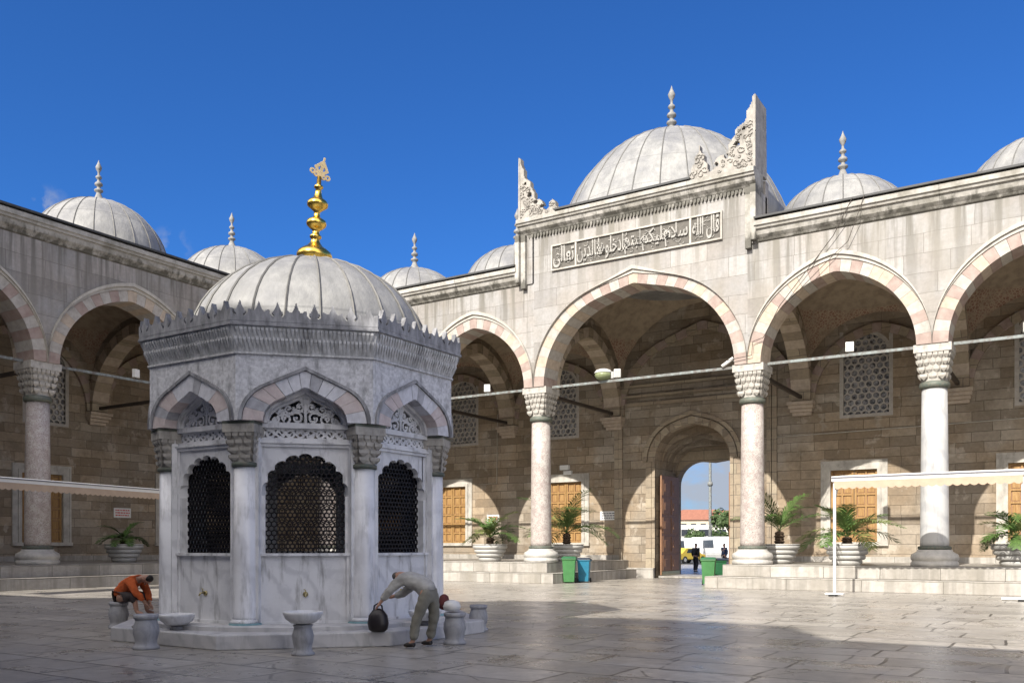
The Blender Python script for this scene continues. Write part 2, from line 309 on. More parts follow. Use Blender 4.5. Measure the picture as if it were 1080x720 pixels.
# ------------------------------------------------------------------ mesh helpers
class MB:
    def __init__(s): s.v = []; s.f = []; s.m = []; s.sm = []
    def add(s, vs, fs, mi=0, smooth=False):
        o = len(s.v); s.v += [tuple(v) for v in vs]
        for f in fs: s.f.append(tuple(i + o for i in f)); s.m.append(mi); s.sm.append(smooth)
    def box(s, x0, x1, y0, y1, z0, z1, mi=0):
        s.add([(x0,y0,z0),(x1,y0,z0),(x1,y1,z0),(x0,y1,z0),(x0,y0,z1),(x1,y0,z1),(x1,y1,z1),(x0,y1,z1)],
              [(0,3,2,1),(4,5,6,7),(0,1,5,4),(1,2,6,5),(2,3,7,6),(3,0,4,7)], mi)
    def prism(s, poly, y0, y1, mi=0, axis='y'):
        """poly in (x,z); extruded along y"""
        n = len(poly)
        f = {'y': lambda p, q: (p[0], q, p[1]), 'x': lambda p, q: (q, p[0], p[1]), 'z': lambda p, q: (p[0], p[1], q)}[axis]
        vs = [f(p, y0) for p in poly] + [f(p, y1) for p in poly]
        s.add(vs, [tuple(range(n)), tuple(range(2*n-1, n-1, -1))] + [(i, (i+1) % n, (i+1) % n + n, i + n) for i in range(n)], mi)
    def loft(s, rings, mi=0, caps=True, smooth=False, closed=True):
        n = len(rings[0]); o = [p for r in rings for p in r]; fs = []
        for k in range(len(rings) - 1):
            for i in range(n if closed else n - 1):
                j = (i + 1) % n; fs.append((k*n+i, k*n+j, (k+1)*n+j, (k+1)*n+i))
        s.add(o, fs, mi, smooth)
        if caps and closed:
            s.add(rings[0], [tuple(range(n))[::-1]], mi); s.add(rings[-1], [tuple(range(n))], mi)
    def lathe(s, prof, n=24, c=(0,0,0), mi=0, smooth=True, caps=True, rot=0.0):
        s.loft([[(c[0]+r*math.cos(rot+2*PI*i/n), c[1]+r*math.sin(rot+2*PI*i/n), c[2]+z) for i in range(n)] for r, z in prof], mi, caps, smooth)
    def tube(s, pts, r, n=6, mi=0, smooth=True):
        pts = [Vector(p) for p in pts]; rings = []
        rr = r if isinstance(r, (list, tuple)) else [r] * len(pts)
        for i, p in enumerate(pts):
            d = (pts[min(i+1, len(pts)-1)] - pts[max(i-1, 0)]).normalized()
            a = d.cross(Vector((0,0,1)));
            if a.length < 1e-3: a = d.cross(Vector((1,0,0)))
            a.normalize(); b = d.cross(a)
            rings.append([tuple(p + rr[i]*(math.cos(2*PI*k/n)*a + math.sin(2*PI*k/n)*b)) for k in range(n)])
        s.loft(rings, mi, True, smooth)
    def xform(s, mat, start=0):
        for i in range(start, len(s.v)): s.v[i] = tuple(mat @ Vector(s.v[i]))
    def plate(s, fn, x0, x1, z0, z1, nx, nz, y0, y1, mi=0):
        """a carved / pierced plate: solid wherever fn(x, z) holds"""
        g = [[bool(fn(x0+(i+.5)*(x1-x0)/nx, z0+(j+.5)*(z1-z0)/nz)) for i in range(nx)] for j in range(nz)]
        X = lambda i: x0+i*(x1-x0)/nx
        Z = lambda j: z0+j*(z1-z0)/nz
        for j in range(nz):
            i = 0
            while i < nx:
                if g[j][i]:
                    k = i
                    while k < nx and g[j][k]: k += 1
                    s.add([(X(i),y0,Z(j)),(X(k),y0,Z(j)),(X(k),y0,Z(j+1)),(X(i),y0,Z(j+1))], [(0,1,2,3)], mi)
                    s.add([(X(i),y1,Z(j)),(X(k),y1,Z(j)),(X(k),y1,Z(j+1)),(X(i),y1,Z(j+1))], [(3,2,1,0)], mi)
                    for xx in (X(i), X(k)): s.add([(xx,y0,Z(j)),(xx,y1,Z(j)),(xx,y1,Z(j+1)),(xx,y0,Z(j+1))], [(0,1,2,3)], mi)
                    i = k
                else: i += 1
        for j in range(nz + 1):
            i = 0
            def edge(i): return (j < nz and g[j][i]) != (j > 0 and g[j-1][i])
            while i < nx:
                if edge(i):
                    k = i
                    while k < nx and edge(k): k += 1
                    s.add([(X(i),y0,Z(j)),(X(k),y0,Z(j)),(X(k),y1,Z(j)),(X(i),y1,Z(j))], [(0,1,2,3)], mi)
                    i = k
                else: i += 1
    def hexplate(s, x0, x1, z0, z1, pitch, hole, y0, y1, keep=lambda x, z: True, nh=6, mi=0, clip=True):
        """lattice of hexagonal cells with a hole in each"""
        r = pitch / math.sqrt(3); row = 0; z = z0
        while z <= z1 + r:
            x = x0 + (pitch/2 if row % 2 else 0)
            while x <= x1 + pitch/2:
                if keep(x, z):
                    nn = max(6, nh); out = []; inn = []
                    for k in range(nn):
                        a = 2*PI*k/nn + PI/6
                        # boundary of the hexagon in direction a
                        aa = ((a - PI/6 + PI/6) % (PI/3)) - PI/6
                        rb = (pitch/2) / math.cos(((a) % (PI/3)) - 0 if False else (((a + PI/6) % (PI/3)) - PI/6))
                        ox, oz = x + rb*math.cos(a), z + rb*math.sin(a)
                        if clip: ox = min(max(ox, x0), x1); oz = min(max(oz, z0), z1)
                        ix, iz = x + hole*math.cos(a), z + hole*math.sin(a)
                        if clip: ix = min(max(ix, x0), x1); iz = min(max(iz, z0), z1)
                        out.append((ox, oz)); inn.append((ix, iz))
                    vs = [(p[0], y0, p[1]) for p in out] + [(p[0], y0, p[1]) for p in inn] + [(p[0], y1, p[1]) for p in inn] + [(p[0], y1, p[1]) for p in out]
                    fs = []
                    for k in range(nn):
                        j = (k+1) % nn
                        fs += [(k, j, nn+j, nn+k), (nn+k, nn+j, 2*nn+j, 2*nn+k), (2*nn+k, 2*nn+j, 3*nn+j, 3*nn+k)]
                    s.add(vs, fs, mi)
                x += pitch
            z += r * 1.5; row += 1
    def build(s, name, mats, parent=None, fix=True, loc=None):
        me = bpy.data.meshes.new(name); me.from_pydata(s.v, [], s.f)
        if not isinstance(mats, (list, tuple)): mats = [mats]
        for m in mats: me.materials.append(M[m] if isinstance(m, str) else m)
        me.polygons.foreach_set('material_index', s.m); me.polygons.foreach_set('use_smooth', s.sm)
        if fix:
            bm = bmesh.new(); bm.from_mesh(me); bmesh.ops.remove_doubles(bm, verts=bm.verts, dist=1e-5)
            bmesh.ops.recalc_face_normals(bm, faces=bm.faces); bm.to_mesh(me); bm.free()
        me.update()
        o = bpy.data.objects.new(name, me); COL.objects.link(o)
        if parent: o.parent = parent
        if loc: o.location = loc
        return o

def empty(name, loc=(0,0,0), rz=0, label=None, cat=None, group=None):
    o = bpy.data.objects.new(name, None); o.empty_display_size = 0.3; COL.objects.link(o)
    o.location = loc; o.rotation_euler = (0, 0, rz)
    return tag(o, label, cat, group)
def tag(o, label=None, cat=None, group=None, kind=None):
    if label: o['label'] = label
    if cat: o['category'] = cat
    if group: o['group'] = group
    if kind: o['kind'] = kind
    return o
def copy_tree(o, parent=None):
    c = o.copy(); COL.objects.link(c); c.parent = parent
    for ch in list(o.children): copy_tree(ch, c)
    return c
def bevel(o, w=0.01, seg=1):
    m = o.modifiers.new('b', 'BEVEL'); m.width = w; m.segments = seg; m.limit_method = 'ANGLE'; return o

# ------------------------------------------------------------------ arch curves
def resample(pts, n):
    L = [0]
    for a, b in zip(pts, pts[1:]): L.append(L[-1] + math.hypot(b[0]-a[0], b[1]-a[1]))
    out = []; k = 0
    for i in range(n + 1):
        t = L[-1] * i / n
        while k < len(L) - 2 and L[k+1] < t: k += 1
        f = (t - L[k]) / max(1e-9, L[k+1] - L[k])
        out.append((pts[k][0] + (pts[k+1][0]-pts[k][0])*f, pts[k][1] + (pts[k+1][1]-pts[k][1])*f))
    return out
def arch(a, r, n=16, kind='two', r1=0.6):
    """points from (-a,0) over (0,r) to (a,0), 2n+1 of them"""
    h = []
    if kind == 'two':
        k = 1.0; c = (r*r - a*a) / (2*a)
        if c < 0.12*a: c = 0.2*a; k = r / math.sqrt(a*a + 2*a*c)
        ph = math.acos(c/(a+c))
        for i in range(33):
            t = ph*i/32; h.append((-c + (a+c)*math.cos(t), k*(a+c)*math.sin(t)))
    else:
        q = r1*a; lo, hi = 0.3, PI/2 - 0.01
        g = lambda f: q*math.sin(f) + (a - q + q*math.cos(f)) / math.tan(f) - r
        for _ in range(50):
            md = (lo+hi)/2
            if g(md) > 0: lo = md
            else: hi = md
        for i in range(25):
            t = lo*i/24; h.append((a - q + q*math.cos(t), q*math.sin(t)))
        h += [(h[-1][0]*(1-i/8), h[-1][1] + (r-h[-1][1])*i/8) for i in range(1, 9)]
    h = resample(h, n)
    return [(-x, z) for x, z in h] + [(x, z) for x, z in reversed(h[:-1])]
def voussoirs(mb, ins, outs, cx, z0, y0, y1, nv, pick, gap=0.006):
    """ring of separate stones between two curves of equal point count"""
    ins = resample(ins, nv*3); outs = resample(outs, nv*3)
    mid = nv*3//2
    for k in range(nv):
        mi = pick(k); P = []
        a, b = k*3, k*3+3
        poly = [ins[i] for i in range(a, b+1)] + [outs[i] for i in range(b, a-1, -1)]
        gx = sum(p[0] for p in poly)/len(poly); gz = sum(p[1] for p in poly)/len(poly)
        sc = 1 - gap/0.25
        poly = [(cx + gx + (p[0]-gx)*sc, z0 + gz + (p[1]-gz)*(1-gap/0.5)) for p in poly]
        mb.prism(poly, y0 + random.uniform(-.004, .004), y1, mi)
def hoodmould(mb, c1, c2, cx, z0, y0, y1, mi=0, ybase=0.0):
    n = len(c1)
    for i in range(n-1):
        poly = [c1[i], c1[i+1], c2[i+1], c2[i]]
        mb.prism([(cx+p[0], z0+p[1]) for p in poly], y0, y1, mi)

# ------------------------------------------------------------------ arcade wings
Z_SP, Z_C0, Z_C1 = 8.43, 12.9, 13.67
DEP = 8.0
def capital(mb, r0, half, z0, z1, tiers=3, cells=4, mi=0):
    """stalactite capital: round foot growing to a square block, rows of hanging wedges"""
    rings = []
    for k in range(7):
        f = k/6; q = f**1.3; ring = []
        for i in range(24):
            a = 2*PI*i/24 + PI/4; ca, sa = math.cos(a), math.sin(a)
            sq = 1/max(abs(ca), abs(sa)); rr = r0*(1-q) + (half*0.86)*q
            s_ = (1-q) + q*min(sq, 1.36); ring.append((rr*s_*ca, rr*s_*sa, z0 + (z1-z0)*0.78*f))
        rings.append(ring)
    mb.loft(rings, mi)
    zt = z0 + (z1-z0)*0.78
    mb.box(-half, half, -half, half, zt, z1, mi)
    for t in range(tiers):
        f0 = (t+0.15)/tiers*0.95; f1 = min(1.0, (t+1.0)/tiers); h0 = z0+(zt-z0)*f0; h1 = z0+(zt-z0)*f1
        q1 = f1**1.3; q0 = f0**1.3; w1 = (r0*(1-q1) + half*0.86*q1)*1.1; w0 = (r0*(1-q0)+half*0.86*q0)*0.95
        n = cells - (tiers-1-t) if cells > 3 else cells
        n = max(2, n)
        for side in range(4):
            M4 = Matrix.Rotation(side*PI/2, 4, 'Z'); st = len(mb.v)
            for c in range(n):
                u0 = -w1*0.92 + 2*w1*0.92*c/n; u1 = -w1*0.92 + 2*w1*0.92*(c+1)/n; uc = (u0+u1)/2; g = (u1-u0)*0.08
                mb.add([(u0+g, -w1*1.02, h1), (u1-g, -w1*1.02, h1), (u1-g, -w1*0.7, h1), (u0+g, -w1*0.7, h1), (uc, -w0*1.02, h0),
                        (u0+g, -w1*1.0, h0+(h1-h0)*0.55), (u1-g, -w1*1.0, h0+(h1-h0)*0.55)],
                       [(0,1,2,3), (5,6,1,0), (4,6,5), (1,6,4,2), (0,3,4,5), (2,4,3)], mi)
            mb.xform(M4, st)

def make_column(wing, s, shaft_m, rz=0):
    c = MB(); c.lathe([(0.455,1.56),(0.46,1.75),(0.45,3),(0.43,5),(0.405,6.99)], 28)
    col = c.build('column', shaft_m, wing, loc=(s, 0.6, 0))
    b = MB(); b.lathe([(0.76,0.885),(0.76,1.02),(0.72,1.05),(0.72,1.09),(0.755,1.12),(0.765,1.2),(0.735,1.3),(0.62,1.36),(0.56,1.41),(0.555,1.46)], 32)
    b.build('column_base', 'basemarble', col)
    b = MB(); b.lathe([(0.50,1.462),(0.53,1.48),(0.54,1.53),(0.52,1.57),(0.465,1.585)], 28); b.build('foot_ring', 'bronze', col)
    b = MB(); b.lathe([(0.42,6.97),(0.475,6.99),(0.495,7.07),(0.475,7.17),(0.44,7.2)], 28)
    b.build('collar', 'bronze', col)
    k = MB(); capital(k, 0.41, 0.59, 7.2, Z_SP, 4, 6)
    k.build('capital', 'capital', col)
    return col

def cyl_grid_wall(mb, xs0, xs1, z0, z1, holes, y0, y1, mi=0):
    """wall slab with rectangular openings"""
    xs = sorted(set([xs0, xs1] + [h[0] for h in holes] + [h[1] for h in holes]))
    zs = sorted(set([z0, z1] + [h[2] for h in holes] + [h[3] for h in holes]))
    for i in range(len(xs)-1):
        for j in range(len(zs)-1):
            cx = (xs[i]+xs[i+1])/2; cz = (zs[j]+zs[j+1])/2
            if any(h[0] < cx < h[1] and h[2] < cz < h[3] for h in holes): continue
            for y in (y0, y1): mb.add([(xs[i],y,zs[j]),(xs[i+1],y,zs[j]),(xs[i+1],y,zs[j+1]),(xs[i],y,zs[j+1])], [(0,1,2,3)], mi)
    for h in holes:
        mb.add([(h[0],y0,h[2]),(h[0],y1,h[2]),(h[0],y1,h[3]),(h[0],y0,h[3])], [(0,1,2,3)], mi)
        mb.add([(h[1],y0,h[2]),(h[1],y1,h[2]),(h[1],y1,h[3]),(h[1],y0,h[3])], [(0,1,2,3)], mi)
        mb.add([(h[0],y0,h[3]),(h[0],y1,h[3]),(h[1],y1,h[3]),(h[1],y0,h[3])], [(0,1,2,3)], mi)
        mb.add([(h[0],y0,h[2]),(h[0],y1,h[2]),(h[1],y1,h[2]),(h[1],y0,h[2])], [(0,1,2,3)], mi)
    for x in (xs0, xs1): mb.add([(x,y0,z0),(x,y1,z0),(x,y1,z1),(x,y0,z1)], [(0,1,2,3)], mi)
    for z in (z0, z1): mb.add([(xs0,y0,z),(xs1,y0,z),(xs1,y1,z),(xs0,y1,z)], [(0,1,2,3)], mi)

CORN = [(0.0,0.0),(-0.06,0.03),(-0.10,0.10),(-0.22,0.22),(-0.26,0.36),(-0.26,0.40),(-0.34,0.42),(-0.36,0.50),(-0.42,0.53),(-0.42,0.69),(-0.30,0.76),(0.9,0.76),(0.9,0.0)]
def cornice(mb, x0, x1, z0, sc=1.0, mi=0, seg=3.0):
    n = max(1, int(round((x1-x0)/seg)))
    for k in range(n):
        a = x0+(x1-x0)*k/n; b = x0+(x1-x0)*(k+1)/n; j = random.uniform(-0.008, 0.008)
        mb.prism([(p[0]*sc+j, z0+p[1]*sc) for p in CORN], a+0.004, b-0.004, mi, axis='x')

def rosette_dome(parent, cx, cy, prof, n, seamr=0.03, finial_z=None, fscale=1.0, name='dome', segn=None):
    d = MB(); m = n*2
    d.lathe(prof, m, (cx, cy, 0), 0, True, True)
    dome = d.build(name, 'lead', parent)
    sm = MB()
    for i in range(n):
        a = 2*PI*i/n + 0.07
        pts = [(cx+(r+0.012)*math.cos(a), cy+(r+0.012)*math.sin(a), z) for r, z in prof if r > 0.12]
        sm.tube(pts, seamr, 4, 0, False)
    sm.build('seam_rib', 'leadseam', dome)
    if finial_z is not None:
        f = MB(); q = fscale
        P = [(0.42,-0.12),(0.30,0.02),(0.15,0.16),(0.09,0.32),(0.085,0.36),(0.15,0.40),(0.17,0.44),(0.15,0.48),(0.07,0.52),(0.065,0.60),(0.14,0.64),(0.155,0.69),(0.13,0.74),(0.06,0.79),(0.055,0.88),(0.11,0.92),(0.12,0.96),(0.10,1.0),(0.045,1.05),(0.04,1.16),(0.10,1.27),(0.12,1.36),(0.07,1.46),(0.03,1.56),(0.0,1.66)]
        f.lathe([(r*q, z*q) for r, z in P], 14, (cx, cy, finial_z), 0)
        f.build('finial', 'finial', dome)
    return dome

def sphere_prof(Rr, zc, n=12, low=None):
    p = []
    if low: p += low
    for i in range(n+1):
        a = (PI/2)*i/n
        p.append((max(0.02, Rr*math.cos(a)), zc + Rr*math.sin(a)))
    return p

def lattice_window(parent, cx, y, z0, z1, w):
    """arched stone lattice with round lights"""
    hw = w/2
    fr = MB()
    c_in = arch(hw-0.16, (hw-0.16)*1.08, 12); zs = z1 - (hw-0.16)*1.08 - 0.16
    # surround: flat slab with an arched hole
    for i in range(len(c_in)-1):
        (xa, za), (xb, zb) = c_in[i], c_in[i+1]
    fr.box(cx-hw, cx-hw+0.16, y-0.10, y+0.12, z0, z1); fr.box(cx+hw-0.16, cx+hw, y-0.10, y+0.12, z0, z1)
    fr.box(cx-hw+0.16, cx+hw-0.16, y-0.10, y+0.12, z0, z0+0.14)
    c_out = arch(hw, (hw-0.16)*1.08+0.16, 12); sp_ = MB()
    hoodmould(fr, c_in, c_out, cx, zs, y-0.13, y+0.12)
    for i in range(len(c_out)-1):
        (xa, za), (xb, zb) = c_out[i], c_out[i+1]
        if xb-xa > 1e-4: sp_.prism([(cx+xa, zs+za), (cx+xb, zs+zb), (cx+xb, z1+0.001), (cx+xa, z1+0.001)], y-0.097, y+0.12)
    win = fr.build('window', 'window_lattice', parent)
    sp_.build('spandrel', 'oldstone', win)
    la = MB()
    def keep(x, z):
        x -= cx; a = hw-0.16
        if z < zs: return True
        return (abs(x) < a) and (z-zs) < (a*1.08)*math.sqrt(max(0, 1-(x/a)**2))+0.04
    la.hexplate(cx-hw+0.16, cx+hw-0.16, z0+0.14, z1-0.16, 0.30, 0.124, y-0.02, y+0.10, keep, nh=12)
    la.build('lattice', 'window_lattice', win)
    g = MB(); g.box(cx-hw+0.1, cx+hw-0.1, y+0.07, y+0.11, z0+0.1, z1-0.1)
    g.build('glass', 'oldglass', win)
    return win

def shutter_window(parent, cx, y, z0, z1, w):
    hw = w/2; fr = MB()
    for k, (e, pr) in enumerate(((0.16, -0.10), (0.32, -0.05), (0.42, -0.07))):
        q0 = (0, 0.16, 0.32)[k]
        fr.box(cx-hw-e, cx-hw-q0, y+pr, y+0.3, z0-0.0, z1+e); fr.box(cx+hw+q0, cx+hw+e, y+pr, y+0.3, z0, z1+e)
        fr.box(cx-hw-q0, cx+hw+q0, y+pr, y+0.3, z1+q0, z1+e)
    fr.box(cx-hw-0.45, cx+hw+0.45, y-0.14, y+0.3, z0-0.16, z0)
    win = fr.build('shuttered_window', 'hood', parent)
    for sgn in (-1, 1):
        sh = MB(); xa, xb = (cx-hw, cx-0.012) if sgn < 0 else (cx+0.012, cx+hw)
        sh.box(xa, xb, y+0.12, y+0.17, z0, z1, 1)
        st = 0.10
        sh.box(xa, xa+st, y+0.055, y+0.12, z0, z1); sh.box(xb-st, xb, y+0.055, y+0.12, z0, z1); xm = (xa+xb)/2
        sh.box(xm-0.04, xm+0.04, y+0.06, y+0.12, z0, z1)
        rows = 6
        for r_ in range(rows+1):
            zz = z0 + (z1-z0-0.09)*r_/rows
            sh.box(xa+st, xb-st, y+0.057, y+0.12, zz, zz+0.09)
        for r_ in range(rows):
            za = z0+(z1-z0-0.09)*r_/rows+0.12; zb = z0+(z1-z0-0.09)*(r_+1)/rows-0.03
            for (p, q) in ((xa+st+0.035, xm-0.075), (xm+0.075, xb-st-0.035)): sh.box(p, q, y+0.10, y+0.12, za, zb)
        s_ = sh.build('shutter', ['wood', 'wood_dark'], win)
        rg = MB(); rg.lathe([(0.02,0),(0.035,0.02),(0.02,0.04)], 10, ((xb-0.05) if sgn < 0 else (xa+0.05), y+0.06, (z0+z1)/2))
        rg.build('knob', 'darkiron', s_)
    return win

def pickseq(seed, mats=(0, 1)):
    rnd = random.Random(seed)
    seq = []
    def f(k):
        while len(seq) <= k:
            n = len(seq); seq.append((0 if n % 2 else 1) if rnd.random() > 0.2 else 2)
        return seq[k]
    return f

def wing(root, cols, cols_real, x_lo, x_hi, wide=None, rise=2.95, zr0=0, windows=True, ringm=('vo_light','vo_rose','vo_tan'), shaft_of=None, gaps=(), detail=True):
    """cols: column positions along the wing; bays between them"""
    ringT = 0.5
    wall = MB(); inner = MB()
    for i in range(len(cols)-1):
        a, b = cols[i], cols[i+1]; cx = (a+b)/2; hb = (b-a)/2
        big = wide is not None and i == wide
        ha = hb - 0.5; rr = 3.77 if big else rise
        kind = dict(kind='four', r1=0.84) if big else {}
        ins = arch(ha, rr, 18, **kind)
        outs = arch(ha+ringT-0.0, rr+(0.40 if big else 0.46), 18, **kind)
        hood = arch(hb+0.0, rr+(0.70 if big else 0.74), 18, **kind)
        top = Z_C0 if not big else 15.0
        for k in range(len(outs)-1):
            (xa, za), (xb, zb) = outs[k], outs[k+1]
            if xb - xa < 1e-4: continue
            wall.prism([(cx+xa, Z_SP+za), (cx+xb, Z_SP+zb), (cx+xb, top), (cx+xa, top)], 0.0, 1.1, 1 if big else 0)
        ring = MB(); voussoirs(ring, ins, outs, cx, Z_SP, -0.03, 1.13, 31 if big else 25, pickseq(i*7+3+int(root.location.x)))
        ar = ring.build('arch', list(ringm), root)
        hm = MB(); mid_ = [((p[0]+q[0])/2, (p[1]+q[1])/2) for p, q in zip(outs, hood)]
        hoodmould(hm, outs, mid_, cx, Z_SP, -0.07, 0.02); hoodmould(hm, mid_, hood, cx, Z_SP, -0.14, 0.02)
        hm.build('hood_mould', 'hood', ar)
        # back rib against the rear wall
        rb = MB(); hr = hb-0.55; rc = arch(hr, hr*1.05 if not big else 3.9, 14, **({} if not big else dict(kind='four', r1=0.84)))
        ro = arch(hr+0.38, (hr*1.05 if not big else 3.9)+0.38, 14, **({} if not big else dict(kind='four', r1=0.84)))
        voussoirs(rb, rc, ro, cx, 8.1, DEP-0.16, DEP+0.05, 23, lambda k: k % 2)
        rb.build('wall_rib', ['archstone', 'vo_rose'], root)
        # sail vault
        v = MB(); hx = hb; hy = (DEP-1.1)/2; cy = (DEP+1.1)/2; RR = math.sqrt(hx*hx+hy*hy); N = 14; zs = 8.75; G = []
        for p in range(N+1):
            for q in range(N+1):
                x = -hx + 2*hx*p/N; y = -hy + 2*hy*q/N
                G.append((cx+x, cy+y, zs + math.sqrt(max(0, RR*RR-x*x-y*y))*(0.93 if not big else 0.97)))
        v.add(G, [(p*(N+1)+q, p*(N+1)+q+1, (p+1)*(N+1)+q+1, (p+1)*(N+1)+q) for p in range(N) for q in range(N)], 0, True)
        v.build('vault', 'plaster', root, fix=False)
        if detail:
            tr = MB(); tr.box(a+0.6, b-0.6, 0.52, 0.60, 8.40, 8.50); tr.build('tie_rod', 'iron', root)
    wall.build('front_wall', ['facade', 'portal'], root)
    # transverse arches, consoles, cross ties
    for i, s in enumerate(cols):
        if not (cols[0] < s < cols[-1]) : continue
        T = MB(); hd = (DEP-1.1)/2 - 0.2; cy = (DEP+1.1)/2 + 0.0; st = len(T.v)
        i_ = arch(hd-0.15, 3.3, 14); o_ = arch(hd+0.35, 3.8, 14)
        voussoirs(T, i_, o_, 0, 8.1, -0.42, 0.42, 21, lambda k: k % 2)
        T.xform(Matrix.Translation((s, cy, 0)) @ Matrix.Rotation(PI/2, 4, 'Z'), st)
        ta = T.build('transverse_arch', ['archstone', 'vo_tan'], root)
        F = MB()
        for k in range(len(o_)-1):
            (xa, za), (xb, zb) = o_[k], o_[k+1]
            if xb-xa > 1e-4: F.prism([(xa, 8.1+za), (xb, 8.1+zb), (xb, 13.0), (xa, 13.0)], -0.3, 0.3)
        F.xform(Matrix.Translation((s, cy, 0)) @ Matrix.Rotation(PI/2, 4, 'Z'))
        F.build('infill', 'oldstone', ta)
        K = MB()
        for q, (zz, pr, hw) in enumerate(((7.45,0.18,0.42),(7.6,0.30,0.48),(7.75,0.42,0.54),(7.9,0.52,0.58))):
            K.box(s-hw, s+hw, DEP-pr, DEP+0.1, zz, zz+0.148)
        K.build('console', 'vo_tan', root)
        if detail:
            x = MB(); x.box(s-0.07, s+0.07, 1.15, DEP-0.3, 8.18, 8.32); x.build('cross_tie', 'darkiron', root)
    return wall

def platform(root, name, x0, x1, y_back, gapends=(False, False), y0=-0.2):
    p = MB(); a = x0 + (0 if not gapends[0] else 0); 
    p.box(x0, x1, y0, y_back, 0.44, 0.88)
    e0 = x0 - (0.55 if gapends[0] else 0); e1 = x1 + (0.55 if gapends[1] else 0)
    p.box(e0, e1, y0-0.45, y_back, 0.0, 0.437)
    return bevel(p.build(name, 'platform', root), 0.02, 2)

# ---------- main (gate) wing
X0, Y0 = -32.46, 33.1
mainw = empty('arcade_building', (0, Y0, 0), 0, 'pale marble arcade with inscribed central gateway arch and raised dome, facing the court', 'arcade')
MC = [-38.8, -32.46, -26.13, -19.8, -10.45, -4.12, 2.2, 8.53]
wing(mainw, MC, None, 0, 0, wide=3)
for i, s in enumerate(MC[1:]):
    make_column(mainw, s, 'shaft_white' if abs(s+4.12) < 0.1 or s > 0 else 'shaft_speck')
NX0, NX1 = -17.6, -13.8       # gate niche
w = MB()
lat = [-35.6, -29.3, -22.96, -7.75, -1.0, 5.4]
shu = [(-34.6, 1.9), (-30.0, 1.95), (-22.65, 1.95), (-8.25, 1.95), (-1.35, 1.95), (5.2, 1.95)]
holes = [(c-1.1, c+1.1, 7.2, 11.0) for c in lat] + [(c-ww/2-0.001, c+ww/2+0.001, 1.75, 4.92) for c, ww in shu] + [(NX0, NX1, 0.0, 7.9)]
cyl_grid_wall(w, -40.46, 8.6, 0.0, 13.4, holes, DEP, DEP+0.9)
w.box(NX0-0.0, NX0-1.2, DEP+0.9, DEP+3.4, 0, 9.5); w.box(NX1, NX1+1.2, DEP+0.9, DEP+3.4, 0, 9.5)
w.box(NX0, NX1, DEP+0.9, DEP+3.4, 8.0, 9.5)
# spandrels of the gate niche
nc = arch(1.9, 1.75, 12, kind='four', r1=0.86); ncx = (NX0+NX1)/2
for k in range(len(nc)-1):
    (xa, za), (xb, zb) = nc[k], nc[k+1]
    if xb-xa > 1e-4: w.prism([(ncx+xa, 5.75+za), (ncx+xb, 5.75+zb), (ncx+xb, 7.9), (ncx+xa, 7.9)], DEP+0.002, DEP+0.9)
for q, (dy, sp, rs) in enumerate(((0.9, 5.6, 1.6), (1.5, 5.45, 1.5), (2.1, 5.3, 1.35))):
    hw = 1.9
    c_ = arch(hw-0.02*q, rs, 12, kind='four', r1=0.7)
    for k in range(len(c_)-1):
        (xa, za), (xb, zb) = c_[k], c_[k+1]
        if xb-xa > 1e-4: w.prism([(ncx+xa, sp+za), (ncx+xb, sp+zb), (ncx+xb, 7.99), (ncx+xa, 7.99)], DEP+dy+0.002, DEP+dy+0.6)
w.build('rear_wall', 'oldstone', mainw)
g = MB(); c_ = arch(1.9, 1.15, 12, kind='four', r1=0.65)
for k in range(len(c_)-1):
    (xa, za), (xb, zb) = c_[k], c_[k+1]
    if xb-xa > 1e-4: g.prism([(ncx+xa, 4.7+za), (ncx+xb, 4.7+zb), (ncx+xb, 7.99), (ncx+xa, 7.99)], DEP+2.71, DEP+3.4)
g.build('gate_arch', 'archstone', mainw)
r_ = MB()   # moulded surrounds around the gate niche
voussoirs(r_, nc, arch(2.25, 2.1, 12, kind='four', r1=0.86), ncx, 5.75, DEP-0.08, DEP+0.1, 17, lambda k: k % 2)
n2 = arch(2.32, 2.18, 12, kind='four', r1=0.86); n3 = arch(2.5, 2.36, 12, kind='four', r1=0.86)
hoodmould(r_, n2, n3, ncx, 5.75, DEP-0.14, DEP+0.02, 0)
r_.build('niche_moulding', ['archstone', 'oldstone'], mainw)
r_ = MB()
for sx in (-1, 1):
    xe = NX0 if sx < 0 else NX1
    for (o1, o2, pr) in ((0.0, 0.16, 0.06), (0.2, 0.5, 0.03), (1.75, 1.95, 0.12), (1.98, 2.2, 0.07)):
        xa, xb = sorted((xe+sx*o1, xe+sx*o2)); r_.box(xa, xb, DEP-pr, DEP+0.05, 0.0, 5.74 if o1 < 1 else 9.6)
for (zz, pr, hh) in ((8.55, 0.10, 0.16), (8.95, 0.18, 0.13), (9.45, 0.14, 0.15)):
    r_.box(NX0-1.7, NX1+1.7, DEP-pr, DEP+0.05, zz, zz+hh)
r_.build('niche_frame', 'archstone', mainw)
p_ = MB()   # the projecting foot of the gate bay's jambs
p_.box(NX0-1.9, NX0, DEP-0.25, DEP+0.05, 0.0, 0.5); p_.box(NX1, NX1+1.2, DEP-0.25, DEP+0.05, 0, 0.5)
p_.box(NX0, NX1, DEP+0.4, DEP+3.6, 0.002, 0.10)
p_.build('threshold', 'platform', mainw)
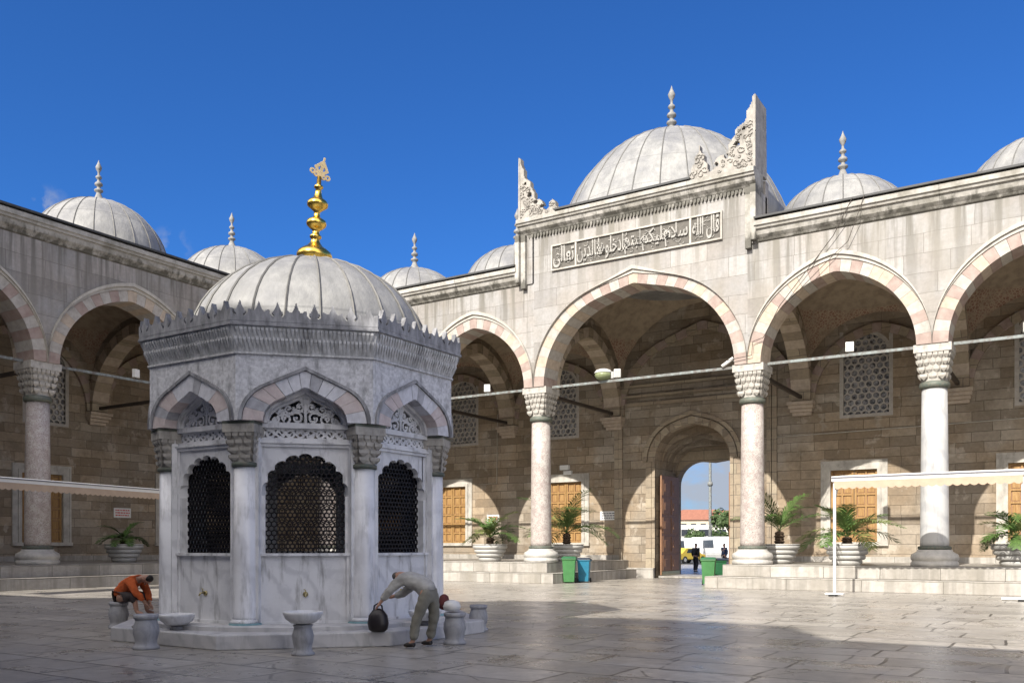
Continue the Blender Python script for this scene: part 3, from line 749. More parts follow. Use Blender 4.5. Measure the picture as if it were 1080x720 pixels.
for sx, xx in ((1, NX0+0.10), (-1, NX1-0.10)):
    d_ = MB(); xa, xb = sorted((xx, xx+sx*0.09)); ya, yb = DEP+0.35, DEP+2.65
    d_.box(xa, xb, ya, yb, 0.13, 5.1)
    face = xb if sx > 0 else xa
    for rr_ in range(5):
        for cc in range(2):
            y1_ = ya+0.12+cc*1.1; z1_ = 0.35+rr_*0.94
            d_.box(min(face, face+sx*0.03), max(face, face+sx*0.03), y1_, y1_+0.92, z1_, z1_+0.78)
            d_.box(min(face, face+sx*0.05), max(face, face+sx*0.05), y1_+0.2, y1_+0.72, z1_+0.2, z1_+0.58)
    leaf = bevel(d_.build('door_leaf', 'wood_dark', mainw), 0.008)
    h_ = MB(); h_.box(min(face, face+sx*0.035), max(face, face+sx*0.035), ya, yb, 0.13, 0.32); h_.build('kick_plate', 'chrome', leaf)
for c in lat: lattice_window(mainw, c, DEP+0.1, 7.2, 11.0, 2.2)
for c, ww in shu: shutter_window(mainw, c, DEP, 1.75, 4.92, ww)
b_ = MB()
for (a, b) in ((-40.4, NX0-1.9), (NX1+1.2, 8.5)):
    b_.box(a, b, DEP-0.18, DEP+0.05, 0.87, 1.12)
b_.build('wall_plinth', 'platform', mainw)
platform(mainw, 'platform', -40.46, -19.05, DEP+0.01, (False, True))
platform(mainw, 'platform', -11.35, 8.6, DEP+0.01, (True, False))
for (xa, xb) in ((-33.4, -20.5), (-10.1, 8.6)):
    cm = MB(); cornice(cm, xa, xb, Z_C0); cm.build('cornice', 'cornice', mainw)
for (xa, xb) in ((-32.0, -20.52), (-10.08, 8.6)):
    cm = MB(); cm.box(xa, xb, -0.47, 0.6, Z_C1+0.0, Z_C1+0.07); cm.build('roof_edge', 'leadblack', mainw)
# raised portal block with its moulded frame
pb = MB()
pb.box(-20.5, -19.85, -0.06, 1.3, 12.9, 15.0); pb.box(-10.4, -10.1, -0.06, 1.3, 12.9, 15.0)
pb.box(-20.5, -10.1, 1.102, 1.5, 12.2, 15.6)
pb.build('portal_block', 'portal', mainw)
cm = MB(); cornice(cm, -20.5, -10.1, 15.0, 0.92, seg=2.4)
for k in range(66):      # dentil row of little niches
    x = -20.05+k*0.15; cm.prism([(x, 15.0), (x+0.11, 15.0), (x+0.11, 14.92), (x+0.055, 14.82), (x, 14.92)], -0.09, 0.0)
for (xa, xb) in ((-20.56, -20.36), (-10.24, -10.04)):
    cm.box(xa, xb, -0.36, 0.4, 12.95, 15.0)
for (xa, xb) in ((-20.34, -20.12), (-10.48, -10.26)):
    cm.box(xa, xb, -0.22, 0.3, 12.7, 14.98)
cm.build('portal_cornice', 'cornice', mainw)
cm = MB(); cm.box(-18.6, -12.6, -0.42, 0.7, 15.70, 15.78); cm.build('roof_edge', 'leadblack', mainw)
# inscription
ins = MB(); ins.box(-18.84, -11.47, -0.03, 0.02, 13.33, 14.3)
for (a, b, c, d) in ((-18.9,-11.41,13.27,13.33),(-18.9,-11.41,14.3,14.36),(-18.9,-18.84,13.33,14.3),(-11.47,-11.41,13.33,14.3)):
    ins.box(a, b, -0.10, 0.02, c, d, 1)
for xx in (-17.72, -12.68): ins.box(xx-0.04, xx+0.04, -0.09, 0.0, 13.33, 14.3, 1)
# scrolling foliage between the letters
rnd = random.Random(4)
for (xa, xb) in ((-18.75,-17.8), (-17.6,-12.8), (-12.6,-11.5)):
    n = int((xb-xa)/0.075)
    for k in range(n):
        cx = rnd.uniform(xa+0.1, xb-0.1); cz = rnd.uniform(13.42, 14.2); a0 = rnd.uniform(0, 6.28); rr = rnd.uniform(0.07, 0.16); tw = rnd.choice((-1, 1))
        ins.tube([(cx+rr*(1-t/11)*math.cos(a0+tw*t*0.45), -0.045, cz+rr*(1-t/11)*math.sin(a0+tw*t*0.45)*0.9) for t in range(9)], 0.02, 4, 2)
panel = ins.build('inscription_panel', ['panelbg', 'hood', 'letters'], mainw)
FRM = {'ا':(0xFE8D,0xFE8E,0,0),'ب':(0xFE8F,0xFE90,0xFE91,0xFE92),'ت':(0xFE95,0xFE96,0xFE97,0xFE98),'خ':(0xFEA5,0xFEA6,0xFEA7,0xFEA8),'د':(0xFEA9,0xFEAA,0,0),'س':(0xFEB1,0xFEB2,0xFEB3,0xFEB4),'ط':(0xFEC1,0xFEC2,0xFEC3,0xFEC4),'ع':(0xFEC9,0xFECA,0xFECB,0xFECC),'ف':(0xFED1,0xFED2,0xFED3,0xFED4),'ق':(0xFED5,0xFED6,0xFED7,0xFED8),'ك':(0xFED9,0xFEDA,0xFEDB,0xFEDC),'ل':(0xFEDD,0xFEDE,0xFEDF,0xFEE0),'م':(0xFEE1,0xFEE2,0xFEE3,0xFEE4),'ن':(0xFEE5,0xFEE6,0xFEE7,0xFEE8),'ه':(0xFEE9,0xFEEA,0xFEEB,0xFEEC),'و':(0xFEED,0xFEEE,0,0),'ي':(0xFEF1,0xFEF2,0xFEF3,0xFEF4),'ى':(0xFEEF,0xFEF0,0,0)}
def shape_ar(wd):
    out = []; i = 0; prev = False
    while i < len(wd):
        ch = wd[i]
        if ch == ' ': out.append(' '); prev = False; i += 1; continue
        if ch == 'ل' and i+1 < len(wd) and wd[i+1] == 'ا':
            out.append(chr(0xFEFC if prev else 0xFEFB)); prev = False; i += 2; continue
        f = FRM[ch]; nx = i+1 < len(wd) and wd[i+1] != ' ' and f[2] != 0
        out.append(chr(f[3] if prev and nx else f[2] if nx else f[1] if prev else f[0])); prev = nx; i += 1
    return ''.join(reversed(out))
def text_mesh(body, x0, x1, z0, z1, y, depth, name, mat, parent, heavy=0.0, rot=None):
    cu = bpy.data.curves.new(name, 'FONT'); cu.body = body; cu.size = 1; cu.extrude = 0.5; cu.offset = heavy; cu.resolution_u = 3
    ob = bpy.data.objects.new(name, cu); COL.objects.link(ob)
    bpy.context.view_layer.update()
    dg = bpy.context.evaluated_depsgraph_get(); me = bpy.data.meshes.new_from_object(ob.evaluated_get(dg))
    bpy.data.objects.remove(ob); me.name = name
    if len(me.vertices):
        xs = [v.co.x for v in me.vertices]; ys = [v.co.y for v in me.vertices]
        ax, bx, ay, by = min(xs), max(xs), min(ys), max(ys)
        for v in me.vertices:
            v.co = (x0+(v.co.x-ax)/(bx-ax)*(x1-x0), y - depth*(v.co.z+0.5), z0+(v.co.y-ay)/(by-ay)*(z1-z0))
    me.materials.clear(); me.materials.append(M[mat])
    o = bpy.data.objects.new(name, me); COL.objects.link(o); o.parent = parent
    return o
text_mesh(shape_ar('قال الله'), -12.6, -11.52, 13.38, 14.26, -0.03, 0.06, 'lettering', 'letters', panel, 0.02)
text_mesh(shape_ar('تعالى'), -18.8, -17.8, 13.38, 14.26, -0.03, 0.06, 'lettering', 'letters', panel, 0.02)
xw = -12.78
for wd, ww in (('سلام', 0.95), ('عليكم', 1.15), ('طبتم', 0.95), ('فادخلوها', 1.35), ('خالدين', 1.15)):
    dz = random.uniform(-0.02, 0.02)
    text_mesh(shape_ar(wd), xw-ww, xw, 13.37+abs(dz), 14.26-abs(dz), -0.03, 0.07, 'lettering', 'letters', panel, 0.008); xw -= ww-0.17
# carved acroteria at the two upper corners
def acroterion(sgn, xo, width):
    a = MB(); Wd, Hh = width, 2.72
    def f(x, z):
        u = (x)/Wd; 
        if z < 0 or u > 1 or u < 0: return False
        base = Hh*((1-u)**1.9) + 0.10*math.sin(u*26)+0.25*max(0, 1-abs(u-0.82)/0.15)*1.0
        leaf = (1.25 if sgn < 0 else 0.62) if abs(u-0.84) < 0.15 else 0
        if leaf and z < leaf*(1-abs(u-0.84)/0.16)**0.7 + 0.08*math.sin(z*16): inside = True
        else: inside = z < max(0.22, base + 0.09*math.sin(z*12+1))
        if not inside: return False
        # pierced curls
        for (hu, hz, hr) in ((0.28, 1.02, 0.12), (0.43, 0.66, 0.10), (0.58, 0.42, 0.09), (0.69, 0.62, 0.07), (0.17, 1.55, 0.07)):
            if (x-hu*Wd)**2 + (z-hz)**2 < hr*hr: return False
        return True
    a.plate(f, 0, Wd, 0, Hh, 60, 62, -0.12, 0.16)
    # raised scrolls and leaves on the face
    rq = random.Random(int(width*10)); made = 0
    while made < 46:
        x = rq.uniform(0.12, Wd-0.08); z = rq.uniform(0.12, Hh*0.9)
        if not all(f(x+dx, z+dz) for dx, dz in ((0,0),(0.1,0),(-0.1,0),(0,0.1),(0,-0.1))): continue
        rr = rq.uniform(0.06, 0.17); a0 = rq.uniform(0, 6.28); tw = rq.choice((-1, 1)); made += 1
        a.tube([(x+rr*(1-t_/13)*math.cos(a0+tw*t_*0.5), -0.13, z+rr*(1-t_/13)*math.sin(a0+tw*t_*0.5)) for t_ in range(12)], 0.03, 5)
    a.prism([(0.0, 0), (0.11, 0), (0.07, 2.5), (0.02, 2.74)], -0.16, 1.30 if sgn < 0 else 0.22)
    if sgn < 0: a.xform(Matrix.Scale(-1, 4, (1, 0, 0)))
    a.xform(Matrix.Translation((xo, -0.02, 15.69)))
    a.build('acroterion', 'carved', mainw)
acroterion(1, -20.5, 2.0); acroterion(-1, -10.1, 2.6)
# roofs and domes
rf = MB(); rf.box(-40.4, -20.5, 0.62, DEP+0.8, 13.42, 13.60); rf.box(-10.1, 8.6, 0.62, DEP+0.8, 13.42, 13.60)
rf.box(-20.49, -10.11, 1.52, DEP+0.8, 13.42, 15.4)
rf.build('roof', 'lead', mainw)
for cx in (-35.6, -29.3, -22.96, -7.8, -0.95, 5.4):
    rosette_dome(mainw, cx, 3.7, [(r_0, 13.62+(z_0-13.62)*0.9) for r_0, z_0 in sphere_prof(2.68, 13.62, 12, [(2.95, 13.55), (2.9, 13.66)])], 22, 0.020, 16.02, 1.18)
big = [(5.45,13.6),(5.42,15.0),(5.62,15.15),(5.55,15.7),(5.36,16.3),(5.05,17.0),(4.62,17.8),(4.15,18.45),(3.6,19.05),(3.0,19.55),(2.35,19.95),(1.65,20.28),(0.9,20.5),(0.3,20.58),(0.02,20.6)]
rosette_dome(mainw, -16.05, 6.3, [(r_0*0.985, z_0+max(0, z_0-15.7)*0.05) for r_0, z_0 in big], 28, 0.026, 20.76, 1.45)

# ---------- left wing
leftw = empty('arcade_building', (X0, 0, 0), PI/2, 'shaded arcade with round arches along the left side of the court', 'arcade')
LC = [-2.4, 4.67, 11.77, 18.87, 25.99, 33.1]
wing(leftw, LC, None, 0, 0, rise=3.06)
for s in LC[1:-1]: make_column(leftw, s, 'shaft_speck')
w = MB(); llat = [(LC[i]+LC[i+1])/2 for i in range(5)]
llat = [1.1, 8.2, 16.3, 23.5, 30.9]
lsh = [1.1, 8.2, 15.9, 23.3, 30.7]
holes = [(c-1.1, c+1.1, 7.2, 11.0) for c in llat] + [(c-0.976, c+0.976, 1.75, 4.92) for c in lsh]
cyl_grid_wall(w, -2.4, 33.1+DEP, 0.0, 13.4, holes, DEP+0.002, DEP+0.9)
w.build('rear_wall', 'oldstone', leftw)
for c in llat: lattice_window(leftw, c, DEP+0.1, 7.2, 11.0, 2.2)
for c in lsh: shutter_window(leftw, c, DEP, 1.75, 4.92, 1.95)
b_ = MB(); b_.box(-2.3, 33.0, DEP-0.18, DEP+0.05, 0.87, 1.12); b_.build('wall_plinth', 'platform', leftw)
platform(leftw, 'platform', -2.4, 33.1-0.66, DEP+0.02)
cm = MB(); cornice(cm, -2.4, 33.1+0.4-0.45, Z_C0); cm.build('cornice', 'cornice', leftw)
cm = MB(); cm.box(-2.4, 33.1-0.3, -0.472, 0.6, Z_C1+0.001, Z_C1+0.075); cm.build('roof_edge', 'leadblack', leftw)
rf = MB(); rf.box(-2.4, 33.09, 0.62, DEP+0.8, 13.41, 13.59); rf.build('roof', 'lead', leftw)
for cy in (1.1, 8.2, 15.6, 23.1, 30.3):
    rosette_dome(leftw, cy, 3.3, sphere_prof(2.85, 13.62, 12, [(3.05, 13.55), (3.0, 13.66)]), 22, 0.020, 16.45, 1.1)

# ---------- prayer-hall side behind the camera (throws the court's shade)
rear = empty('mosque_building', (0, -2.4, 0), 0, 'tall domed prayer hall closing the court behind the viewer', 'mosque')
w = MB(); w.box(-40, 10, -7.5, -0.01, 0, 13.4); w.build('arcade_mass', 'facade', rear)
cm = MB()
for k in range(10): cm.box(-40+k*5+0.01, -35+k*5-0.01, -0.4, 0.3, Z_C0, Z_C1)
cm.build('cornice', 'cornice', rear)
w = MB(); w.prism([(-31,0),(-2.9,0),(-2.9,19.6),(-4.0,21.0),(-4.8,22.1),(-8.2,22.3),(-9.2,21.9),(-24.5,21.6),(-26,20.2),(-31,19.4)], -24, -8.5); w.build('hall', 'portal', rear)
dm = MB(); dm.lathe(sphere_prof(7.5, 19.5, 10), 40, (-15, -22, 0)); dm.build('main_dome', 'lead', rear)

# ------------------------------------------------------------------ ground
g_ = MB(); g_.box(-2500, 2500, -2500, 2500, -0.2, -0.06); tag(g_.build('street_ground', 'asphalt'), kind='structure')
g_ = MB(); g_.box(-33.3, 9.5, -3, 45, -0.05, 0.0); tag(g_.build('courtyard_floor', 'floor'), kind='structure')
g_ = MB(); g_.box(-60, 20, 45.01, 72, -0.05, -0.004); tag(g_.build('gate_forecourt', 'floor'), kind='structure')

# ------------------------------------------------------------------ the ablution fountain
FC = (-12.40, 12.28)
kiosk = empty('fountain_kiosk', (FC[0], FC[1], 0), 0, 'octagonal marble ablution fountain with bronze grilles, lead dome and gilded finial', 'fountain')
T8 = math.tan(PI/8)
def octo(a, z): return [(a/math.cos(PI/8)*math.cos(PI/8+k*PI/4), a/math.cos(PI/8)*math.sin(PI/8+k*PI/4), z) for k in range(8)]
def octa(name, rings, mat, parent, bev=0.0):
    m = MB(); m.loft([octo(a, z) for a, z in rings]); o = m.build(name, mat, parent)
    if bev: bevel(o, bev, 2)
    return o
octa('lower_step', [(3.2, 0), (3.2, 0.235)], 'kstep', kiosk, 0.02)
m = MB(); m.lathe([(2.88, 0.236), (2.88, 0.30), (2.84, 0.315)], 64, smooth=False); m.build('upper_step', 'kstep', kiosk)
octa('roof_slab', [(2.6, 5.05), (2.6, 5.18)], 'lead', kiosk)
octa('ceiling', [(2.3, 4.72), (2.3, 4.8)], 'kwall', kiosk)
m = MB(); m.lathe([(0.8,0.3),(0.85,0.55),(0.82,0.58),(0.75,0.5),(0.1,0.45)], 24); m.build('inner_basin', 'kmarble', kiosk)
dome = rosette_dome(kiosk, 0.08, 0.05, [(2.26,5.12),(2.25,5.2)] + [(2.22*math.cos(R(t)), 5.20+1.78*math.sin(R(t))) for t in (4,10,17,25,33,42,51,60,69,78,85)] + [(0.02,6.99)], 24, 0.020, None)
TILT = Matrix.Translation((0.13, 0.08, 7.04)) @ Matrix.Rotation(R(3.5), 4, Vector((-0.534, 0.845, 0))) @ Matrix.Diagonal((1, 1, 0.92, 1))
f = MB(); f.lathe([(0.28,-0.14),(0.30,-0.02),(0.33,0.03),(0.335,0.09),(0.31,0.15),(0.24,0.21),(0.15,0.27),(0.10,0.34),(0.075,0.42),(0.11,0.45),(0.11,0.49),(0.07,0.52),(0.065,0.60),(0.12,0.64),(0.18,0.70),(0.19,0.745),(0.175,0.80),(0.10,0.85),(0.06,0.88),(0.055,0.98),(0.12,1.04),(0.19,1.10),(0.20,1.155),(0.17,1.21),(0.09,1.27),(0.065,1.36),(0.05,1.46),(0.085,1.48),(0.085,1.52),(0.045,1.55),(0.04,1.72)], 24)
f.xform(TILT); fin = f.build('gilded_finial', 'gold', dome)
a_ = MB()
def alem(x, z):
    if z < -0.02: return False
    d = abs(x)/0.15 + abs(z-0.19)/0.20
    ring = 0.55 < d < 1.0 or d < 0.25
    core = abs(abs(x)-abs(z-0.19)*0.5) < 0.018 and d < 1
    curl = any(abs(math.hypot(abs(x)-cx, z-cz)-rr) < 0.016 for cx, cz, rr in ((0.16, 0.07, 0.04), (0.08, 0.04, 0.035)))
    return ring or core or curl or (abs(x) < 0.013 and z < 0.44)
a_.plate(alem, -0.22, 0.22, -0.03, 0.46, 54, 60, -0.012, 0.012)
a_.xform(TILT @ Matrix.Translation((0, 0, 1.70)) @ Matrix.Rotation(R(70), 4, 'Z') @ Matrix.Rotation(R(12), 4, 'Y'))
a_.build('finial_crest', simple('pale_gilding', (0.80,0.60,0.30), 0.4, 0.2, metal=0.5), dome)

def face_meshes():
    """one face of the octagon, in face space: x along, y outward negative, origin at the fountain axis"""
    out = {}
    A = 2.28; hw = A*T8
    # parapet panel below the grille
    p = MB(); p.box(-0.70, 0.70, -A-0.04, -A+0.12, 0.316, 1.43); p.box(-0.75, 0.75, -A-0.10, -A+0.14, 1.43, 1.475)
    p.box(-0.72, 0.72, -A-0.07, -A, 0.316, 0.36)
    for sx in (-1, 1): p.box(sx*0.70-0.035, sx*0.70+0.035, -A-0.075, -A, 0.36, 1.43)
    out['lower_panel'] = (p, ['kmarble'])
    # frame with lobed head
    lob = []; n = 9; hwid = 0.645; zs = 2.42; hh = 0.64
    for k in range(n):
        a0 = PI - PI*k/n; a1 = PI - PI*(k+1)/n
        p0 = Vector((hwid*math.cos(a0), hh*math.sin(a0))); p1 = Vector((hwid*math.cos(a1), hh*math.sin(a1)))
        mid = (p0+p1)/2; d = (p1-p0); nrm = Vector((-d.y, d.x)).normalized(); rad = d.length/2
        for q in range(7):
            t = q/6 if k == n-1 else q/7
            ang = PI*(1-t); pt = mid + d.normalized()*rad*math.cos(ang) + nrm*rad*math.sin(ang)*0.62
            lob.append((pt.x, pt.y))
    p = MB(); top = 3.22
    for i in range(len(lob)-1):
        (xa, za), (xb, zb) = lob[i], lob[i+1]
        if xb - xa > 1e-4: p.prism([(max(-0.75, xa), zs+max(0, za)), (min(0.75, xb), zs+max(0, zb)), (min(0.75, xb), top), (max(-0.75, xa), top)], -A-0.03, -A+0.08)
    for sx in (-1, 1):
        xa, xb = sorted((sx*0.645, sx*0.78)); p.box(xa, xb, -A-0.03, -A+0.08, 1.476, zs)
        xa, xb = sorted((sx*0.70, sx*0.80)); p.box(xa, xb, -A-0.07, -A-0.031, 1.476, 3.22)
    for (za, zb, pr) in ((3.22, 3.27, 0.07), (3.272, 3.30, 0.10), (3.302, 3.36, 0.06), (3.525, 3.60, 0.09)):
        p.box(-0.80, 0.80, -A-pr, -A+0.08, za, zb)
    for sx in (-1, 1):
        xa, xb = sorted((sx*0.70, sx*0.80)); p.box(xa, xb, -A-0.05, -A+0.08, 3.36, 3.525)
    out['window_frame'] = (p, ['kmarble'])
    gr = MB(); gr.hexplate(-0.72, 0.72, 1.44, 3.15, 0.085, 0.0368, -A+0.09, -A+0.125, nh=6)
    for k in range(-14, 15):      # long diagonal bars of the older grille
        xa = k*0.17
        pts = [(xa, 1.46), (xa+1.0, 3.12)]
    out['grille'] = (gr, ['grille'])
    # pierced strip and tympanum
    def strip(x, z):
        u = (x % 0.16)/0.16-0.5; v = (z-3.44)/0.08; r = math.hypot(u*2, v)
        return abs(z-3.44) > 0.065 or abs(r-0.75) < 0.24 or abs(math.sin(x*55)*0.35-v) < 0.22
    p = MB(); p.plate(strip, -0.70, 0.70, 3.36, 3.525, 110, 13, -A-0.02, -A+0.02); out['pierced_strip'] = (p, ['kmarble'])
    ti = arch(0.60, 0.50, 16, kind='four', r1=0.55)
    def tz(x):
        ax = abs(x)
        for k in range(len(ti)-1):
            if ti[k][0] <= ax <= ti[k+1][0] or ti[k][0] <= -ax <= ti[k+1][0]:
                f_ = (-ax-ti[k][0])/max(1e-9, ti[k+1][0]-ti[k][0]); return ti[k][1]+(ti[k+1][1]-ti[k][1])*min(1, max(0, f_))
        return 0
    spir = []
    for (cx, cz, r0, tw, a0) in ((0.14,0.10,0.10,1,0.5),(0.33,0.09,0.09,-1,1.5),(0.48,0.07,0.06,1,2),(0.10,0.28,0.09,-1,0),(0.27,0.24,0.08,1,3),(0.40,0.19,0.06,-1,1),(0.05,0.40,0.05,1,2)):
        spir.append((cx, cz, r0, tw, a0))
    def tym(x, z):
        h = tz(x); z -= 3.60
        if z > h: return False
        if z > h-0.05 or z < 0.03: return True
        x = abs(x)
        if x < 0.02 and z < 0.42: return True
        for (cx, cz, r0, tw, a0) in spir:
            dx, dz = x-cx, z-cz; r = math.hypot(dx, dz)
            if r < r0*1.25:
                ang = (math.atan2(dz, dx)*tw - a0) % (2*PI)
                rr = r0*(1-ang/(2*PI)*0.62)
                if abs(r-rr) < 0.017 or r < 0.022: return True
        if abs(z - (0.17+0.06*math.sin(x*14))) < 0.012: return True
        if abs(z - (0.33-0.5*x+0.04*math.sin(x*22))) < 0.012: return True
        return False
    p = MB(); p.plate(tym, -0.62, 0.62, 3.60, 4.11, 100, 42, -2.31, -2.26); out['tympanum'] = (p, ['kmarble'])
    # arch stones, hood, upper wall
    B = 2.62; hb = B*T8
    i_ = arch(0.66, 0.56, 15, kind='four', r1=0.55); o_ = arch(0.99, 0.83, 15, kind='four', r1=0.6); h_ = arch(1.05, 0.89, 15, kind='four', r1=0.6)
    p = MB(); rn = random.Random(11); pk = [rn.choice((0, 0, 1, 1, 2)) if k % 2 else rn.choice((0, 1)) for k in range(13)]; pk[6] = 0
    voussoirs(p, i_, o_, 0, 3.60, -B-0.015, -2.24, 13, lambda k: pk[k], 0.011)
    p.add([], [])
    out['arch'] = (p, ['kvo_a', 'kvo_b', 'kvo_c'])
    p = MB(); hoodmould(p, arch(0.66, 0.56, 15, kind='four', r1=0.55), arch(0.60, 0.50, 15, kind='four', r1=0.55), 0, 3.60, -2.40, -2.30); out['inner_moulding'] = (p, ['kmarble'])
    p = MB()
    hoodmould(p, o_, h_, 0, 3.60, -B-0.045, -B+0.05); out['hood_mould'] = (p, ['kcrest'])
    p = MB()
    for k in range(len(o_)-1):
        (xa, za), (xb, zb) = o_[k], o_[k+1]
        if xb-xa > 1e-4: p.prism([(xa, 3.6+za), (xb, 3.6+zb), (xb, 4.72), (xa, 4.72)], -B, -B+0.40)
    for sx in (-1, 1):
        xa, xb = sorted((sx*0.99, sx*hb)); p.box(xa, xb, -B, -B+0.40 , 3.6, 4.72)
    for sx in (-1, 1): p.box(sx*1.0-0.012+0.02*sx, sx*1.0+0.012+0.02*sx, -B-0.006, -B, 4.1, 4.72)
    out['upper_wall'] = (p, ['kwall'])
    # stalactite band
    p = MB(); b0, b1 = 2.63, 2.76; h0, h1 = 4.68, 5.08
    p.add([(-b0*T8,-b0,h0),(b0*T8,-b0,h0),(b1*T8,-b1,h1),(-b1*T8,-b1,h1)], [(0,1,2,3)])
    for row, (f0, f1, n, dz) in enumerate(((0.03,0.58,34,0.0),(0.42,0.95,34,0.5))):
        for c in range(n):
            a0_ = b0+(b1-b0)*f0; a1_ = b0+(b1-b0)*f1; z0_ = h0+(h1-h0)*f0; z1_ = h0+(h1-h0)*f1
            u0 = (-1+2*(c+dz*0.999)/n)*0.985; u1 = (-1+2*(c+1+dz*0.999)/n)*0.985
            if u1 > 1: continue
            xa, xb = u0*a1_*T8, u1*a1_*T8; g = (xb-xa)*0.14; xm = (u0+u1)/2*a0_*T8
            pr = 0.018
            p.add([(xa+g,-a1_-pr,z1_),(xb-g,-a1_-pr,z1_),(xm,-a0_-0.0,z0_),(xa+g,-a1_+0.03,z1_),(xb-g,-a1_+0.03,z1_),(xa+g,-a1_-pr*0.8,z0_+(z1_-z0_)*0.82),(xb-g,-a1_-pr*0.8,z0_+(z1_-z0_)*0.82)],
                  [(5,6,1,0),(2,6,5),(0,1,4,3),(1,6,2,4),(0,3,2,5),(3,4,2)])
    p.box(-2.65*T8, 2.65*T8, -2.655, -2.61, 4.655, 4.685)
    out['stalactite_band'] = (p, ['kband'])
    # moulding and pierced crest
    p = MB(); D = 2.78
    for (za, zb, e) in ((5.08, 5.115, 0.02), (5.117, 5.15, 0.0)):
        q = D+e; p.loft([[(-q*T8,-q,za),(q*T8,-q,za),((q-.2)*T8,-q+.2,za),(-(q-.2)*T8,-q+.2,za)], [(-q*T8,-q,zb),(q*T8,-q,zb),((q-.2)*T8,-q+.2,zb),(-(q-.2)*T8,-q+.2,zb)]])
    W_ = D*T8; nm = 8
    def crest(x, z):
        q = (x+W_)/(2*W_)*nm; u = q % 1.0; z -= 5.15
        e = 0.17 + 0.075*math.exp(-((u-0.5)/0.19)**2) + 0.05*math.exp(-((u-0.5)/0.055)**2) + 0.035*math.cos((u-0.5)*4*PI)*0.6
        if z > e: return False
        if int(q) % 2 == 0:
            for s_ in (-1, 1):   # pair of curved slots round every other leaf
                du = (u-0.5)*2*W_/nm; r = math.hypot(du*1.0, (z-0.16)*1.25)
                if abs(r-0.105) < 0.02 and 0.055 < abs(du) and z < 0.24: return False
        return True
    p.plate(crest, -W_+0.001, W_-0.001, 5.151, 5.53, 190, 30, -D-0.004, -D+0.085)
    out['crest'] = (p, ['kcrest'])
    # tap
    p = MB(); p.lathe([(0.045,0),(0.045,0.02),(0.02,0.03)], 10, (0,0,0)); p.xform(Matrix.Translation((0,-A-0.04,0.80)) @ Matrix.Rotation(PI/2,4,'X'))
    p.tube([(0,-A-0.05,0.80),(0,-A-0.15,0.81),(0,-A-0.18,0.76)], 0.014, 6); p.tube([(0,-A-0.10,0.81),(0,-A-0.10,0.87),(-0.03,-A-0.10,0.88)], 0.010, 6)
    out['tap'] = (p, ['chrome'])
    return out
proto = {k: v[0].build(k, v[1], kiosk, fix=(k != 'x')) for k, v in face_meshes().items()}
for k in range(8):
    for nm, ob in proto.items():
        o = ob if k == 0 else ob.copy()
        if k: COL.objects.link(o); o.parent = kiosk
        o.rotation_euler = (0, 0, k*PI/4)
# columns at the eight corners
def kcol():
    m = MB(); m.lathe([(0.215,0.40),(0.205,0.45),(0.20,1.2),(0.19,2.88)], 20); c = m.build('column', 'kshaft', kiosk)
    m = MB(); m.lathe([(0.27,0.30),(0.27,0.335)], 20); m.lathe([(0.262,0.335),(0.25,0.345)], 20); m.build('column_foot', 'turq', c)
    m = MB(); m.lathe([(0.25,0.345),(0.25,0.37),(0.235,0.385),(0.22,0.41)], 20); m.build('column_base', 'kmarble', c)
    m = MB(); m.lathe([(0.20,2.87),(0.225,2.88),(0.225,2.935),(0.20,2.95)], 20); m.build('collar', 'bronze', c)
    m = MB(); capital(m, 0.185, 0.272, 2.94, 3.555, 4, 4); m.build('capital', 'capital', c)
    m = MB(); m.box(-0.275, 0.275, -0.275, 0.275, 3.555, 3.598); m.build('abacus', 'bronze', c)
    m = MB(); m.box(-0.245, 0.245, -0.05, 0.30, 0.31, 3.55); m.build('pier', 'kmarble', c)
    return c
kc = kcol()
for k in range(8):
    c = kc if k == 0 else kc.copy()
    if k:
        COL.objects.link(c); c.parent = kiosk
        for ch in kc.children:
            d = ch.copy(); COL.objects.link(d); d.parent = c
    an = PI/8 + k*PI/4
    c.location = (2.48*math.cos(an), 2.48*math.sin(an), 0); c.rotation_euler = (0, 0, an+PI/2)

# ------------------------------------------------------------------ stools, basins
def stool(x, y, label, s=1.0):
    t = empty('stone_stool', (x, y, 0), random.uniform(0, 1), label, 'stool', 'stone stools round the fountain')
    m = MB(); m.lathe([(0.185,0),(0.19,0.035),(0.165,0.06),(0.15,0.10),(0.165,0.17),(0.185,0.25),(0.18,0.33),(0.158,0.40),(0.155,0.44)], 24)
    m.build('body', 'stool', t)
    m = MB(); m.lathe([(0.155,0.441),(0.175,0.455),(0.18,0.50),(0.165,0.515),(0.02,0.51)], 24); m.build('seat', 'stool', t)
    t.scale = (s, s, s); return t
stool(-15.7, 10.56, 'stone stool the man in the orange shirt sits on')
stool(-12.18, 8.66, 'stone stool in front of the left basin, nearest the viewer on the left', 1.05)
stool(-8.55, 11.78, 'stone stool just right of the bending man, with a cloth bundle on it')
stool(-9.5, 13.85, 'stone stool farthest right, behind the others, with nothing on it', 0.95)
def basin(x, y, z, label, ped):
    t = empty('wash_basin', (x, y, 0), 0, label, 'basin')
    m = MB(); m.lathe([(0.10,z-0.18),(0.18,z-0.16),(0.255,z-0.10),(0.285,z-0.03),(0.288,z),(0.265,z+0.003),(0.24,z-0.04),(0.15,z-0.11),(0.02,z-0.12)], 32)
    m.build('bowl', 'basin', t)
    m = MB()
    if ped: m.lathe([(0.165,0),(0.17,0.03),(0.14,0.06),(0.125,0.11),(0.145,0.20),(0.16,0.28),(0.14,0.36),(0.125,0.40),(0.14,0.43),(0.15,z-0.19)], 24)
    else: m.lathe([(0.11,0.24),(0.09,0.30),(0.11,z-0.19)], 16)
    m.build('pedestal', 'stool', t)
    return t
basin(-9.58, 9.42, 0.635, 'round marble basin on a baluster pedestal before the front face of the fountain', True)
